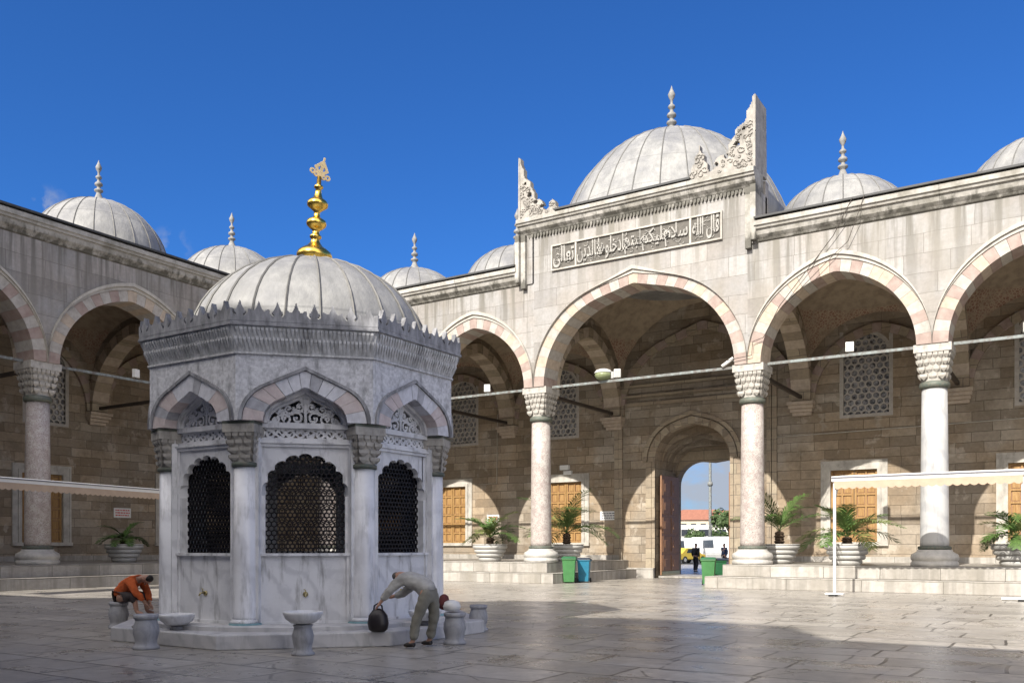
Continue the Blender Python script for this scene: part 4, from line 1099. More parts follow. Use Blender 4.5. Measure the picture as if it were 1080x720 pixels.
basin(-12.35, 9.35, 0.49, 'shallow marble basin on the fountain step below the left grille', False)
basin(-9.45, 12.15, 0.49, 'shallow marble basin on the step behind the bending man', False)
m = MB(); pts = [(-13.35,9.35,0.27),(-13.2,9.25,0.33),(-13.0,9.22,0.30),(-12.9,9.3,0.42),(-12.7,9.32,0.45),(-12.55,9.35,0.40)]
m.tube(pts, 0.025, 6); m.tube([(-13.1,9.05,0.26),(-13.05,9.15,0.34),(-12.9,9.12,0.30),(-12.8,9.2,0.27)], 0.02, 6)
tag(m.build('drain_pipe', 'plastic_grey'), 'short kinked grey pipe lying on the step beside the left basin', 'pipe')

# ------------------------------------------------------------------ palms in pots
def palm(x, y, label, nf, length, tr_h, seed, rise=(35, 80), s=1.0, pale=0.2, bend=1.0):
    rn = random.Random(seed)
    t = empty('potted_palm', (x, y, 0.885), rn.uniform(0, 6), label, 'potted palm', 'palms in ribbed white pots under the arcades')
    p = MB(); prof = [(0.44, 0.0)]
    for k in range(4):
        r0 = 0.47+0.31*(k/3.6)**0.8; z0 = 0.02+k*0.18
        prof += [(r0, z0), (r0+0.055, z0+0.05), (r0+0.06, z0+0.14), (r0+0.02, z0+0.17)]
    prof += [(0.80, 0.74), (0.80, 0.78), (0.72, 0.78), (0.70, 0.70), (0.02, 0.70)]
    p.lathe(prof, 36); p.build('pot', 'pot', t)
    p = MB(); p.lathe([(0.70,0.705),(0.4,0.73),(0.02,0.74)], 20); p.build('soil', 'soil', t)
    p = MB(); pr = [(0.19,0.70)]
    for k in range(5): pr += [(0.19+0.03*(k % 2), 0.70+tr_h*(k+0.5)/5), (0.16, 0.70+tr_h*(k+1)/5)]
    p.lathe(pr+[(0.03, 0.76+tr_h)], 12, smooth=False); p.build('trunk', 'trunk', t)
    for k in range(nf):
        az = 2*PI*k/nf*1.0 + rn.uniform(-.3, .3) + k*2.4; el = R(rn.uniform(*rise)); L = length*rn.uniform(0.85, 1.3)
        f = MB(); N = 15; pts = []; x_ = 0; z_ = 0; e = el
        for i in range(N+1):
            pts.append(Vector((x_, 0, z_))); x_ += math.cos(e)*L/N; z_ += math.sin(e)*L/N; e -= R(rn.uniform(3.0, 6.5))*bend
        f.tube(pts, [0.014*(1-i/(N+2)) for i in range(N+1)], 4)
        for i in range(2, N+1):
            for q in (0.0, 0.5):
                if i == N and q: continue
                base = pts[i].lerp(pts[min(N, i+1)], q); d = (pts[min(N, i+1)]-pts[i-1]).normalized()
                ll = length*0.30*math.sin(PI*(0.12+0.80*(i+q)/N))**0.7*rn.uniform(1.0, 1.3)
                for sg in (-1, 1):
                    dr = (d*0.75 + Vector((0, sg, 0))*0.75 + Vector((0, 0, rn.uniform(-0.05, 0.35)))).normalized()
                    wv = d.cross(dr).cross(dr).normalized()*0.021
                    tip = base+dr*ll+Vector((0, 0, -ll*ll*0.35)); md = base+dr*ll*0.5
                    f.add([base-wv*0.6, base+wv*0.6, md+wv, tip, md-wv], [(0,1,2,4), (4,2,3)], 0)
        f.xform(Matrix.Translation((0, 0, 0.74+tr_h)) @ Matrix.Rotation(az, 4, 'Z'))
        f.build('frond', 'frond_dry' if rn.random() < pale else 'frond', t, fix=False)
    t.scale = (s, s, s); return t
palm(-35.3, 24.0, 'small potted palm beside the white and red sign under the left arcade', 11, 1.05, 0.25, 2, (15, 70), 1.0, 0.1)
palm(-22.75, 34.1, 'potted palm between the fountain and the speckled column, before a wooden shutter', 17, 1.55, 0.35, 3, (15, 85), 1.0, 0.35)
palm(-19.95, 36.3, 'tall potted palm behind the green and blue bins with long arching fronds', 16, 2.3, 0.55, 5, (12, 85), 1.0, 0.3)
palm(-10.07, 36.0, 'sparse potted palm right behind the column beside the gate, with few long fronds', 9, 2.3, 0.55, 8, (20, 80), 1.0, 0.15, 0.7)
palm(-7.1, 34.2, 'bushy potted palm behind the left post of the right awning', 20, 1.7, 0.3, 9, (10, 85), 1.0, 0.2)
palm(-1.75, 35.4, 'potted palm at the right edge of the photo under the awning end', 15, 1.4, 0.3, 12, (10, 75), 1.0, 0.2)

# ------------------------------------------------------------------ wheelie bins
def wheelie(x, y, rz, body, label, sc=1.0):
    t = empty('wheelie_bin', (x, y, 0), rz, label, 'bin', 'wheelie bins beside the gate steps')
    m = MB(); m.loft([[(-a,-b,z),(a,-b,z),(a,b,z),(-a,b,z)] for a, b, z in ((0.21,0.22,0.05),(0.26,0.28,0.92),(0.29,0.31,0.93),(0.29,0.31,0.98))])
    bevel(m.build('body', body, t), 0.02, 2)
    m = MB(); m.loft([[(-a,-b,z),(a,-b,z),(a,b,z),(-a,b,z)] for a, b, z in ((0.30,0.33,0.985),(0.30,0.33,1.02),(0.22,0.24,1.075))]); m.box(-0.3,0.3,0.31,0.38,0.94,0.99)
    bevel(m.build('lid', 'bin_lid' if body != 'bin_green' else 'bin_dgreen', t), 0.012, 2)
    m = MB(); m.tube([(-0.26,0.40,0.95),(0.26,0.40,0.95)], 0.018, 8); m.box(-0.27,-0.23,0.3,0.41,0.92,0.96); m.box(0.23,0.27,0.3,0.41,0.92,0.96); m.build('handle', 'rubber', t)
    for sx in (-1, 1):
        m = MB(); m.lathe([(0.10,-0.025),(0.10,0.025)], 18); m.xform(Matrix.Translation((sx*0.25, 0.26, 0.10)) @ Matrix.Rotation(PI/2, 4, 'Y')); m.build('wheel', 'rubber', t)
    t.scale = (sc,)*3; return t
wheelie(-18.32, 33.55, R(25), 'bin_green', 'green wheelie bin at the end of the steps, left beside the blue bin', 1.06)
wheelie(-18.1, 34.5, R(20), 'bin_blue', 'blue wheelie bin beside the green one at the end of the left steps')
wheelie(-12.62, 34.9, R(15), 'bin_green', 'bright green wheelie bin left of the column by the gate', 1.05)
wheelie(-12.75, 36.4, R(40), 'bin_dgreen', 'dark green wheelie bin behind the bright green one by the gate')

# ------------------------------------------------------------------ awnings
def awning(p0, p1, label, posts=(True, True), feet=None):
    a = Vector((p0[0], p0[1], 0)); b = Vector((p1[0], p1[1], 0)); L = (b-a).length; rz = math.atan2(b.y-a.y, b.x-a.x)
    t = empty('awning', (a.x, a.y, 0), rz, label, 'awning', 'freestanding white awnings in the court')
    m = MB(); m.box(-0.08, L+0.08, -0.07, 0.07, 3.63, 3.79); m.box(-0.08, L+0.08, -0.09, -0.07, 3.74, 3.80)
    bevel(m.build('front_beam', 'white', t), 0.012)
    m = MB(); m.box(-0.07, L+0.07, -0.098, -0.0905, 3.742, 3.772); m.build('stripe', 'greystripe', t)
    m = MB(); N = int(L/0.22)
    m.add([(0, 0.05, 3.66), (L, 0.05, 3.66), (L, 1.15, 3.80), (0, 1.15, 3.80)], [(0,1,2,3)])
    m.add([(0, 0.05, 3.652), (L, 0.05, 3.652), (L, 1.15, 3.792), (0, 1.15, 3.792)], [(3,2,1,0)])
    m.build('canopy', 'beige', t, fix=False)
    m = MB()
    for k in range(N):
        for q in range(6):
            u0 = (k+q/6)*L/N; u1 = (k+(q+1)/6)*L/N; z0 = 3.44-0.055*math.sin(PI*q/6); z1 = 3.44-0.055*math.sin(PI*(q+1)/6)
            m.add([(u0,-0.062,3.63),(u1,-0.062,3.63),(u1,-0.062,z1),(u0,-0.062,z0),(u0,-0.054,3.63),(u1,-0.054,3.63),(u1,-0.054,z1),(u0,-0.054,z0)], [(0,1,2,3),(7,6,5,4),(3,2,6,7)])
    m.build('valance', 'beige', t)
    m = MB(); m.box(-0.05, L+0.05, 1.1, 1.24, 3.72, 3.90); m.build('rear_beam', 'white', t)
    for k, on in enumerate(posts):
        if not on: continue
        x = 0.0 if k == 0 else L
        m = MB(); m.box(x-0.04, x+0.04, -0.0, 0.08, 0.06, 3.63); m.box(x-0.035, x+0.035, 0.08, 1.1, 3.72, 3.79)
        m.tube([(x, 0.06, 3.0), (x, 0.75, 3.72)], 0.022, 6)
        m.build('post', 'white', t)
        m = MB(); m.box(x-0.28, x+0.28, -0.10, 0.18, 0.03, 0.09) if k == 0 else m.box(x-0.55, x+0.35, -0.08, 0.16, 0.03, 0.10)
        m.box(x-0.12, x+0.12, -0.35, 0.45, 0.0, 0.05, 1)
        bevel(m.build('foot', ['white', 'rubber'], t), 0.01)
    return t
awning((-6.52, 29.55), (-1.30, 29.65), 'white awning with scalloped beige valance before the right steps')
awning((-28.45, 11.8), (-30.5, 23.4), 'white awning with scalloped beige valance on the left, passing behind the fountain', (False, True))

# ------------------------------------------------------------------ small fittings
def box_thing(name, x, y, z, sx, sy, sz, mat, label, cat, rz=0, group=None, face=None, bracket=True):
    t = empty(name, (x, y, z), rz, label, cat, group); t.scale = (0.82,)*3
    m = MB(); m.box(-sx/2, sx/2, -sy/2, sy/2, 0.08, 0.08+sz); bevel(m.build('housing', mat, t), 0.015, 2)
    m = MB(); m.box(-sx*0.42, sx*0.42, -sy/2-0.012, -sy/2, 0.08+sz*0.08, 0.08+sz*0.92); m.build('lens', face or 'glass_dark', t)
    m = MB(); m.box(-0.02, 0.02, -0.02, 0.02, 0.0, 0.08); m.build('bracket', 'iron', t)
    return t
RG = 'floodlights on the tie rods'
YR = Y0+0.56
box_thing('floodlight', -16.1, YR, 8.5, 0.34, 0.2, 0.42, 'white', 'white floodlight next to the round lamp on the gate arch tie rod', 'floodlight', 0.3, RG, 'plastic_grey')
box_thing('floodlight', -22.6, YR, 8.5, 0.34, 0.2, 0.40, 'white', 'small white floodlight on the rod of the arch left of the gate', 'floodlight', 0.4, RG, 'white')
box_thing('floodlight', -6.9, YR, 8.5, 0.34, 0.2, 0.42, 'white', 'white floodlight on the rod in front of the right lattice window', 'floodlight', 0.2, RG, 'white')
box_thing('floodlight', -1.3, YR, 8.5, 0.42, 0.2, 0.40, 'white', 'white floodlight at the right edge, on the last rod', 'floodlight', 0.2, RG, 'white')
box_thing('floodlight', X0-0.56, 23.0, 8.5, 0.34, 0.2, 0.42, 'white', 'white floodlight on the rod of the shaded left arcade', 'floodlight', PI/2+0.3, RG, 'white')
t = empty('round_lamp', (-16.75, YR, 8.5), 0, 'round white topped lamp with green glass bowl on the gate arch tie rod', 'lamp')
m = MB(); m.lathe([(0.12,0.02),(0.30,0.08),(0.36,0.20),(0.35,0.30)], 24); m.build('bowl', 'lampglass', t)
m = MB(); m.lathe([(0.36,0.302),(0.38,0.33),(0.30,0.43),(0.15,0.48),(0.02,0.50)], 24); m.build('cap', 'white', t)
m = MB(); m.box(0.38, 0.50, -0.06, 0.06, 0.05, 0.33); m.build('ballast', 'plastic_grey', t)
t = empty('security_camera', (-11.3, YR, 8.52), 0, 'white tube shaped camera at the right end of the gate arch tie rod', 'camera')
m = MB(); m.tube([(-0.3,-0.1,0.0),(0.12,0.0,0.3)], 0.07, 10); m.build('housing', 'white', t)
m = MB(); m.tube([(0.05,0,0.25),(0.35,0,0.0)], 0.02, 6); m.build('bracket', 'iron', t)
def sign(x, y, z, w_, h_, rz, label, red=True, lines=3):
    t = empty('wall_sign', (x, y, z), rz, label, 'sign')
    m = MB(); m.box(-w_/2, w_/2, -0.02, 0.0, 0, h_); m.build('plate', 'white', t)
    m = MB(); rn = random.Random(int(abs(x*10)))
    for k in range(lines):
        z_ = h_*(0.82-0.26*k); xx = -w_*0.40
        while xx < w_*0.38:
            q = min(rn.uniform(0.05, 0.16), w_*0.42-xx); m.box(xx, xx+q, -0.026, -0.02, z_-0.055, z_); xx += q+0.035
    m.build('lettering', 'sign_red' if red else 'greystripe', t)
    return t
YB_ = Y0+DEP
sign(-20.15, YB_-0.01, 2.9, 0.95, 0.45, 0, 'pale notice plate on the wall just left of the gate niche', False)
sign(-27.2, YB_-0.01, 2.85, 0.8, 0.45, 0, 'white and red notice on the wall right of the leftmost golden shutter')
sign(X0-DEP+0.01, 27.4, 3.0, 0.95, 0.48, PI/2, 'white and red notice on the shaded left wall above the small palm')
m = MB(); m.box(-22.9, -22.4, YB_-0.2, YB_, 5.55, 5.8); m.box(-22.7, -22.25, YB_-0.16, YB_, 5.3, 5.5)
tag(m.build('wall_box', 'white'), 'small white electrical box above the shutter behind the bins', 'electrical box')
m = MB(); m.tube([(-12.6, YB_-0.04, 6.55), (-8.0, YB_-0.04, 6.6), (-0.5, YB_-0.04, 6.7), (8, YB_-0.04, 6.7)], 0.022, 5)
tag(m.build('wall_cable', 'cable'), 'long pale cable running level under the right lattice windows', 'cable')
m = MB(); m.tube([(-28.2, YB_-0.04, 5.0), (-26.95, YB_-0.04, 5.0), (-26.9, YB_-0.04, 8.8), (-25.6, YB_-0.04, 8.85)], 0.022, 5)
tag(m.build('wall_cable', 'cable'), 'pale cable dropping down the wall left of the gate', 'cable')
m = MB(); m.tube([(-6.6, Y0-0.48, 13.7), (-7.3, Y0-0.2, 12.6), (-7.9, Y0-0.17, 11.9), (-9.2, Y0-0.17, 10.4), (-9.8, Y0-0.17, 9.3), (-10.2, Y0-0.16, 9.2), (-10.25, Y0-0.15, 8.7), (-11.3, Y0-0.15, 8.6)], 0.014, 5)
m.tube([(-6.2, Y0-0.48, 13.7), (-6.8, Y0-0.22, 12.3), (-7.3, Y0-0.2, 11.9), (-9.0, Y0-0.2, 10.4)], 0.012, 5)
tag(m.build('facade_cable', 'darkiron'), 'dark cable looping down the facade over the arch right of the gate', 'cable')

# ------------------------------------------------------------------ people
def skinned(name, verts, edges, rad, mat, parent, sub=2, root=0):
    me = bpy.data.meshes.new(name); me.from_pydata([tuple(v) for v in verts], edges, [])
    ob = bpy.data.objects.new(name, me); COL.objects.link(ob)
    sk = ob.modifiers.new('s', 'SKIN'); sk.use_smooth_shade = True
    for i, r in enumerate(rad):
        r = r if isinstance(r, tuple) else (r, r)
        me.skin_vertices[0].data[i].radius = r; me.skin_vertices[0].data[i].use_root = (i == root)
    sb = ob.modifiers.new('u', 'SUBSURF'); sb.levels = sub; sb.render_levels = sub
    bpy.context.view_layer.update(); dg = bpy.context.evaluated_depsgraph_get()
    m2 = bpy.data.meshes.new_from_object(ob.evaluated_get(dg)); m2.name = name
    bpy.data.objects.remove(ob)
    m2.materials.clear(); m2.materials.append(M[mat] if isinstance(mat, str) else mat)
    for p in m2.polygons: p.use_smooth = True
    if name in ('jacket', 'trousers', 'shirt', 'shorts'):
        off = []
        for v in m2.vertices:
            q = v.co; off.append(v.normal * (noise.noise(Vector((q.x*7, q.y*7, q.z*13))) * 0.013 + noise.noise(q*23) * 0.007))
        for v, d_ in zip(m2.vertices, off): v.co += d_
    o = bpy.data.objects.new(name, m2); COL.objects.link(o); o.parent = parent; return o

def figure(loc, rz, label, J, clothes, hairm='hair', skin='skin', fingers=True, scale=1.0):
    """J: joints in local space, the person faces +x.
       keys: pelvis waist chest neck head; sh_l el_l wr_l, hip_l kn_l an_l toe_l and _r"""
    t = empty('person', loc, rz, label, 'person'); t.scale = (scale,)*3
    V = lambda k: Vector(J[k])
    names = ['pelvis','waist','chest','neck','head','crown']
    hd = (V('head')-V('neck')).normalized(); J['crown'] = tuple(V('head')+hd*0.11)
    verts = [V(n) for n in names]; rad = [(0.13,0.115),(0.12,0.105),(0.15,0.115),0.055,(0.088,0.098),(0.055,0.06)]; edges = [(0,1),(1,2),(2,3),(3,4),(4,5)]
    idx = {n: i for i, n in enumerate(names)}
    def addc(chain, radii, root):
        p = root
        for n, r in zip(chain, radii):
            verts.append(V(n)); rad.append(r); edges.append((p, len(verts)-1)); p = len(verts)-1; idx[n] = p
    for s_ in ('l', 'r'):
        J['hand_'+s_] = tuple(V('wr_'+s_) + (V('wr_'+s_)-V('el_'+s_)).normalized()*0.075)
        addc(['sh_'+s_, 'el_'+s_, 'wr_'+s_, 'hand_'+s_], [0.058, 0.042, 0.03, (0.038, 0.02)], idx['chest'])
        addc(['hip_'+s_, 'kn_'+s_, 'an_'+s_, 'toe_'+s_], [0.088, 0.058, 0.04, 0.032], 0)
        # fingers rooted in the palm
        h = V('hand_'+s_); d = (h-V('wr_'+s_)).normalized(); sd = d.cross(Vector((0,0,1)));
        sd = sd.normalized() if sd.length > 1e-3 else Vector((0,1,0)); dn = d.cross(sd)
        if fingers:
            for k in range(4):
                b = h + sd*(k-1.5)*0.019; L = (0.06, 0.072, 0.068, 0.052)[k]
                m_ = b+d*(0.02+L*0.45); e_ = m_+(d*0.7+dn*0.6*(1 if dn.z < 0 else -1)).normalized()*L*0.55
                for q, r in ((b+d*0.012, 0.009), (m_, 0.0085), (e_, 0.007)):
                    verts.append(q); rad.append(r)
                n0 = len(verts)-3; edges += [(idx['hand_'+s_], n0), (n0, n0+1), (n0+1, n0+2)]
            b = V('wr_'+s_).lerp(h, 0.45) + sd*0.028; verts += [b, b+(sd*0.6+d*0.8)*0.05]; rad += [0.011, 0.009]
            n0 = len(verts)-2; edges += [(idx['hand_'+s_], n0), (n0, n0+1)]
    body = skinned('body', verts, edges, rad, skin, t, 2)
    # face
    f = MB(); fw = Vector(J.get('look', (1, 0, 0))).normalized(); up = hd; rt = fw.cross(up).normalized(); fw = up.cross(rt)*-1 if (up.cross(rt)).dot(fw) < 0 else up.cross(rt)
    H = V('head')
    f.tube([H+fw*0.082+up*0.02, H+fw*0.11-up*0.012, H+fw*0.085-up*0.02], [0.008, 0.014, 0.01], 6)
    for sg in (-1, 1): f.tube([H+rt*sg*0.082+up*0.025, H+rt*sg*0.097+up*0.0, H+rt*sg*0.082-up*0.03], [0.01, 0.016, 0.008], 6)
    f.build('face_features', skin, t)
    f = MB()
    for sg in (-1, 1): c = H+fw*0.083+rt*sg*0.032+up*0.025; f.lathe([(0.002,-0.009),(0.009,0),(0.002,0.009)], 8, tuple(c))
    f.tube([H+fw*0.086-up*0.048-rt*0.022, H+fw*0.09-up*0.05, H+fw*0.086-up*0.048+rt*0.022], 0.005, 5)
    f.build('eyes_and_mouth', 'hair', t)
    hv = [H-fw*0.035+up*0.0, H-fw*0.02+up*0.07, H+fw*0.03+up*0.095]
    skinned('hair', hv, [(0,1),(1,2)], [0.088, 0.085, 0.05], hairm, t, 2)
    def mid(a, b, q): return V(a).lerp(V(b), q)
    for c in clothes:
        if c['k'] == 'top':
            q = c.get('sleeve', 1.0); vs = [mid('pelvis','waist',-0.25 if c.get('long') else 0.2), V('waist'), V('chest'), mid('chest','neck',0.72)]
            rd = [(0.165,0.145),(0.155,0.14),(0.19,0.155),0.08]; ed = [(0,1),(1,2),(2,3)]
            if c.get('long'): rd[0] = (0.205, 0.18)
            for s_ in ('l', 'r'):
                n0 = len(vs); vs.append(V('sh_'+s_)); rd.append(0.098); ed.append((2, n0))
                if q > 0.6: vs += [V('el_'+s_), mid('el_'+s_, 'wr_'+s_, 0.9)]; rd += [0.072, 0.06]; ed += [(n0, n0+1), (n0+1, n0+2)]
                else: vs.append(mid('sh_'+s_, 'el_'+s_, 0.75)); rd.append(0.07); ed.append((n0, n0+1))
            skinned(c['n'], vs, ed, rd, c['m'], t, 3, 2)
        if c['k'] == 'legs':
            q = c.get('len', 0.93); vs = [mid('pelvis','waist',0.55), V('pelvis')]; rd = [(0.142,0.13),(0.155,0.14)]; ed = [(0,1)]
            for s_ in ('l', 'r'):
                n0 = len(vs); vs += [V('hip_'+s_), V('kn_'+s_)]; rd += [0.112, 0.084]; ed += [(1, n0), (n0, n0+1)]
                if q > 0.1: vs.append(mid('kn_'+s_, 'an_'+s_, q)); rd.append(0.072); ed.append((n0+1, n0+2))
            skinned(c['n'], vs, ed, rd, c['m'], t, 3, 1)
        if c['k'] == 'shoes':
            for s_ in ('l', 'r'):
                a = V('an_'+s_); b = V('toe_'+s_); d = (b-a); d.z = 0; d = d.normalized()*0.14 if d.length > 0 else Vector((0.14,0,0))
                skinned('shoe', [a-d*0.35+Vector((0,0,-0.03)), a+d*0.3+Vector((0,0,-0.025)), a+d*1.15+Vector((0,0,-0.045))], [(0,1),(1,2)], [(0.046,0.042),(0.05,0.042),(0.045,0.026)], c['m'], t, 2, 1)
    return t
# bending man: local +x turned to world -x (towards the fountain's right face)
figure((-8.62, 11.08, 0), PI, 'man in pale linen jacket and grey trousers bending over at the tap, bag held low', dict(
    pelvis=(-0.10,0,0.87), waist=(0.04,0,0.99), chest=(0.27,0.0,1.10), neck=(0.41,0.02,1.14), head=(0.49,0.02,1.11),
    sh_l=(0.33,-0.19,1.07), el_l=(0.52,-0.16,0.84), wr_l=(0.72,-0.10,0.78),
    sh_r=(0.33,0.19,1.06), el_r=(0.46,0.30,0.90), wr_r=(0.60,0.34,0.72),
    hip_l=(-0.09,-0.10,0.82), kn_l=(-0.06,-0.16,0.46), an_l=(0.06,-0.20,0.09), toe_l=(0.20,-0.21,0.03),
    hip_r=(-0.09,0.10,0.82), kn_r=(0.04,0.15,0.46), an_r=(0.10,0.18,0.09), toe_r=(0.24,0.19,0.03), look=(0.5,-0.1,-0.8)),
    [dict(k='legs', n='trousers', m='trouser'), dict(k='top', n='jacket', m='jacket', long=True), dict(k='shoes', m='shoe')], hairm='hair_grey')
# seated man: faces +x towards the fountain
figure((-15.66, 10.56, 0), R(20), 'man in orange shirt and dark shorts sitting on a stone stool, leaning to the fountain', dict(
    pelvis=(0.0,0,0.60), waist=(0.10,0,0.74), chest=(0.28,0,0.90), neck=(0.46,0.0,0.95), head=(0.56,0.0,0.92),
    sh_l=(0.33,0.18,0.89), el_l=(0.44,0.19,0.68), wr_l=(0.56,0.10,0.48),
    sh_r=(0.33,-0.18,0.89), el_r=(0.46,-0.20,0.70), wr_r=(0.58,-0.10,0.50),
    hip_l=(0.03,0.10,0.57), kn_l=(0.42,0.15,0.62), an_l=(0.48,0.13,0.32), toe_l=(0.62,0.13,0.28),
    hip_r=(0.03,-0.10,0.57), kn_r=(0.40,-0.16,0.62), an_r=(0.46,-0.15,0.32), toe_r=(0.60,-0.15,0.28), look=(0.8,0,-0.6)),
    [dict(k='legs', n='shorts', m='shorts', len=0.5), dict(k='top', n='shirt', m='orange', sleeve=1.0, long=True)], scale=1.04)
def standing(x, y, rz, label, mt, ml, s=1.0):
    return figure((x, y, 0), rz, label, dict(pelvis=(0,0,0.95), waist=(0,0,1.10), chest=(0.01,0,1.32), neck=(0.02,0,1.50), head=(0.04,0,1.62),
        sh_l=(0,0.19,1.40), el_l=(-0.02,0.24,1.12), wr_l=(0.08,0.22,0.90), sh_r=(0,-0.19,1.40), el_r=(-0.02,-0.24,1.12), wr_r=(0.08,-0.22,0.90),
        hip_l=(0,0.10,0.90), kn_l=(0.06,0.11,0.50), an_l=(0.02,0.12,0.09), toe_l=(0.15,0.13,0.03),
        hip_r=(0,-0.10,0.90), kn_r=(0.02,-0.11,0.50), an_r=(-0.1,-0.12,0.09), toe_r=(0.03,-0.13,0.03), look=(1,0,0)),
        [dict(k='legs', n='trousers', m=ml), dict(k='top', n='jacket', m=mt), dict(k='shoes', m='shoe')], fingers=False, scale=s)
standing(-19.25, 51.0, 1.2, 'person in black clothes standing outside the open gate', 'black', 'black')
standing(-19.35, 56.5, -2.2, 'person in dark blue jacket walking far outside the gate, right of the mast', 'car_blue', 'shorts')
# bag, bundle
t = empty('travel_bag', (-9.28, 10.74, 0.245), 0.5, 'black leather bag held by the bending man, resting on the step edge', 'bag')
m = MB(); m.loft([[(a*math.cos(q)*1.0, b*math.sin(q), z) for q in [2*PI*i/20 for i in range(20)]] for a, b, z in ((0.10,0.07,0.0),(0.15,0.11,0.04),(0.17,0.12,0.14),(0.15,0.10,0.26),(0.09,0.05,0.34),(0.03,0.02,0.37))], smooth=True); m.build('body', 'bagleather', t)
m = MB(); m.tube([(-0.07,0,0.33),(-0.06,0,0.41),(0,0,0.45),(0.06,0,0.41),(0.07,0,0.33)], 0.014, 6); m.build('handle', 'bagleather', t)
t = empty('cloth_bundle', (-8.62, 11.80, 0.53), 0, 'white cloth bundle with dark red cloth lying on the stool behind the man', 'bundle')
m = MB(); m.lathe([(0.05,0.0),(0.13,0.02),(0.15,0.08),(0.12,0.15),(0.05,0.18),(0.01,0.185)], 16); m.build('white_cloth', 'white', t)
m = MB(); m.lathe([(0.04,0.02),(0.09,0.05),(0.10,0.13),(0.07,0.24),(0.03,0.27),(0.01,0.275)], 12, (-0.16,0.0,0)); m.build('red_cloth', 'maroon', t)

# ------------------------------------------------------------------ what shows through the gate
def far_building(x, y, rz, wd, dp, floors, fh, wallm, label, roofm=None, nwin=8):
    t = empty('apartment_building' if floors > 3 else 'town_building', (x, y, -0.06), rz, label, 'building')
    H_ = floors*fh+0.8
    m = MB(); m.box(-wd/2, wd/2, 0, dp, 0, H_); m.build('wall', wallm, t)
    if roofm:
        m = MB(); m.loft([[(-wd/2-.6,-.6,H_),(wd/2+.6,-.6,H_),(wd/2+.6,dp+.6,H_),(-wd/2-.6,dp+.6,H_)], [(-wd/2+dp*.42,dp*.45,H_+dp*.22),(wd/2-dp*.42,dp*.45,H_+dp*.22),(wd/2-dp*.42,dp*.55,H_+dp*.22),(-wd/2+dp*.42,dp*.55,H_+dp*.22)]]); m.build('roof', roofm, t)
    for f_ in range(floors):
        for k in range(nwin):
            xc = -wd/2+wd*(k+.5)/nwin; ww = wd/nwin*0.55
            m = MB(); m.box(xc-ww/2, xc+ww/2, -0.08, 0.02, 1.0+f_*fh, 1.0+f_*fh+fh*0.55); wdn = m.build('window', 'glass_dark', t)
    return t
def farpos(px, Z):
    th = R(32.3); u = (px-540)/941.6; return (Z*(u*math.cos(th)-math.sin(th)), Z*(u*math.sin(th)+math.cos(th)))
for (bx, by, wd, dp, fl, wm, rm, lb) in (
    (-101.0, 270.0, 24, 16, 3, 'bldg_cream', 'roof_red', 'low cream building with red tiled roof seen through the gate, middle distance'),
    (-84.0, 262.0, 14, 12, 3, 'bldg_pink', 'roof_red', 'pinkish house with red tiled roof at the right of the gate view'),
    (-128.0, 300.0, 26, 14, 3, 'bldg_white', 'lead', 'white building with grey roof at the left of the gate view'),
    (-84.0, 210.0, 34, 10, 2, 'bldg_white', None, 'long white two storey building behind the parked vehicles'),
    (-112.0, 345.0, 30, 14, 4, 'bldg_white', 'roof_red', 'taller white building on the rise at the back, left of the mast'),
    (-140.0, 385.0, 40, 14, 5, 'bldg_cream', None, 'long flat roofed cream block farthest back on the left'),
    (-118.0, 400.0, 24, 14, 5, 'bldg_pink', 'roof_red', 'pinkish block with red roof farthest back behind the mast'),
    (-60.0, 240.0, 20, 14, 3, 'bldg_cream', 'roof_red', 'cream house beyond the gate hidden mostly by the right jamb')):
    far_building(bx, by, R(18), wd, dp, fl, 3.0, wm, lb, rm)
def vehicle(x, y, rz, mat, label, kind):
    t = empty({'bus': 'minibus', 'car': 'parked_car'}[kind], (x, y, -0.06), rz, label, {'bus': 'minibus', 'car': 'car'}[kind])
    m = MB()
    if kind == 'bus': pr = [(-2.9,0.4),(2.9,0.4),(3.0,1.2),(2.7,2.3),(2.5,2.6),(-2.8,2.6),(-2.95,1.2)]; hw = 1.05; gz = (1.35, 2.25); gx = (-2.6, 2.5)
    else: pr = [(-2.1,0.35),(2.1,0.35),(2.15,0.75),(1.2,0.92),(0.6,1.42),(-1.1,1.45),(-1.8,0.98),(-2.15,0.9)]; hw = 0.85; gz = (0.98, 1.36); gx = (-1.1, 0.7)
    m.prism(pr, -hw, hw); bevel(m.build('body', mat, t), 0.07, 2)
    for sy in (-1, 1):
        m = MB(); m.prism([(gx[0], gz[0]), (gx[1]+0.2, gz[0]), (gx[1]-0.2, gz[1]), (gx[0]+0.25, gz[1])], sy*hw-0.01, sy*hw+0.01); m.build('side_window', 'glass_dark', t)
    xs = (-1.9, 1.9) if kind == 'bus' else (-1.35, 1.35)
    for wx in xs:
        for sy in (-1, 1):
            m = MB(); m.lathe([(0.34,-0.1),(0.34,0.1)], 18); m.xform(Matrix.Translation((wx, sy*(hw-0.06), 0.34)) @ Matrix.Rotation(PI/2, 4, 'X')); wh = m.build('wheel', 'rubber', t)
            m = MB(); m.lathe([(0.18,-0.11),(0.18,0.11)], 12); m.xform(Matrix.Translation((wx, sy*(hw-0.06), 0.34)) @ Matrix.Rotation(PI/2, 4, 'X')); m.build('rim', 'plastic_grey', wh)
    for sy in (-1, 1):
        m = MB(); xx = pr[2][0]; m.box(xx-0.06, xx+0.03, sy*hw*0.7-0.14, sy*hw*0.7+0.14, 0.6, 0.75); m.build('headlight', 'white', t)
    return t
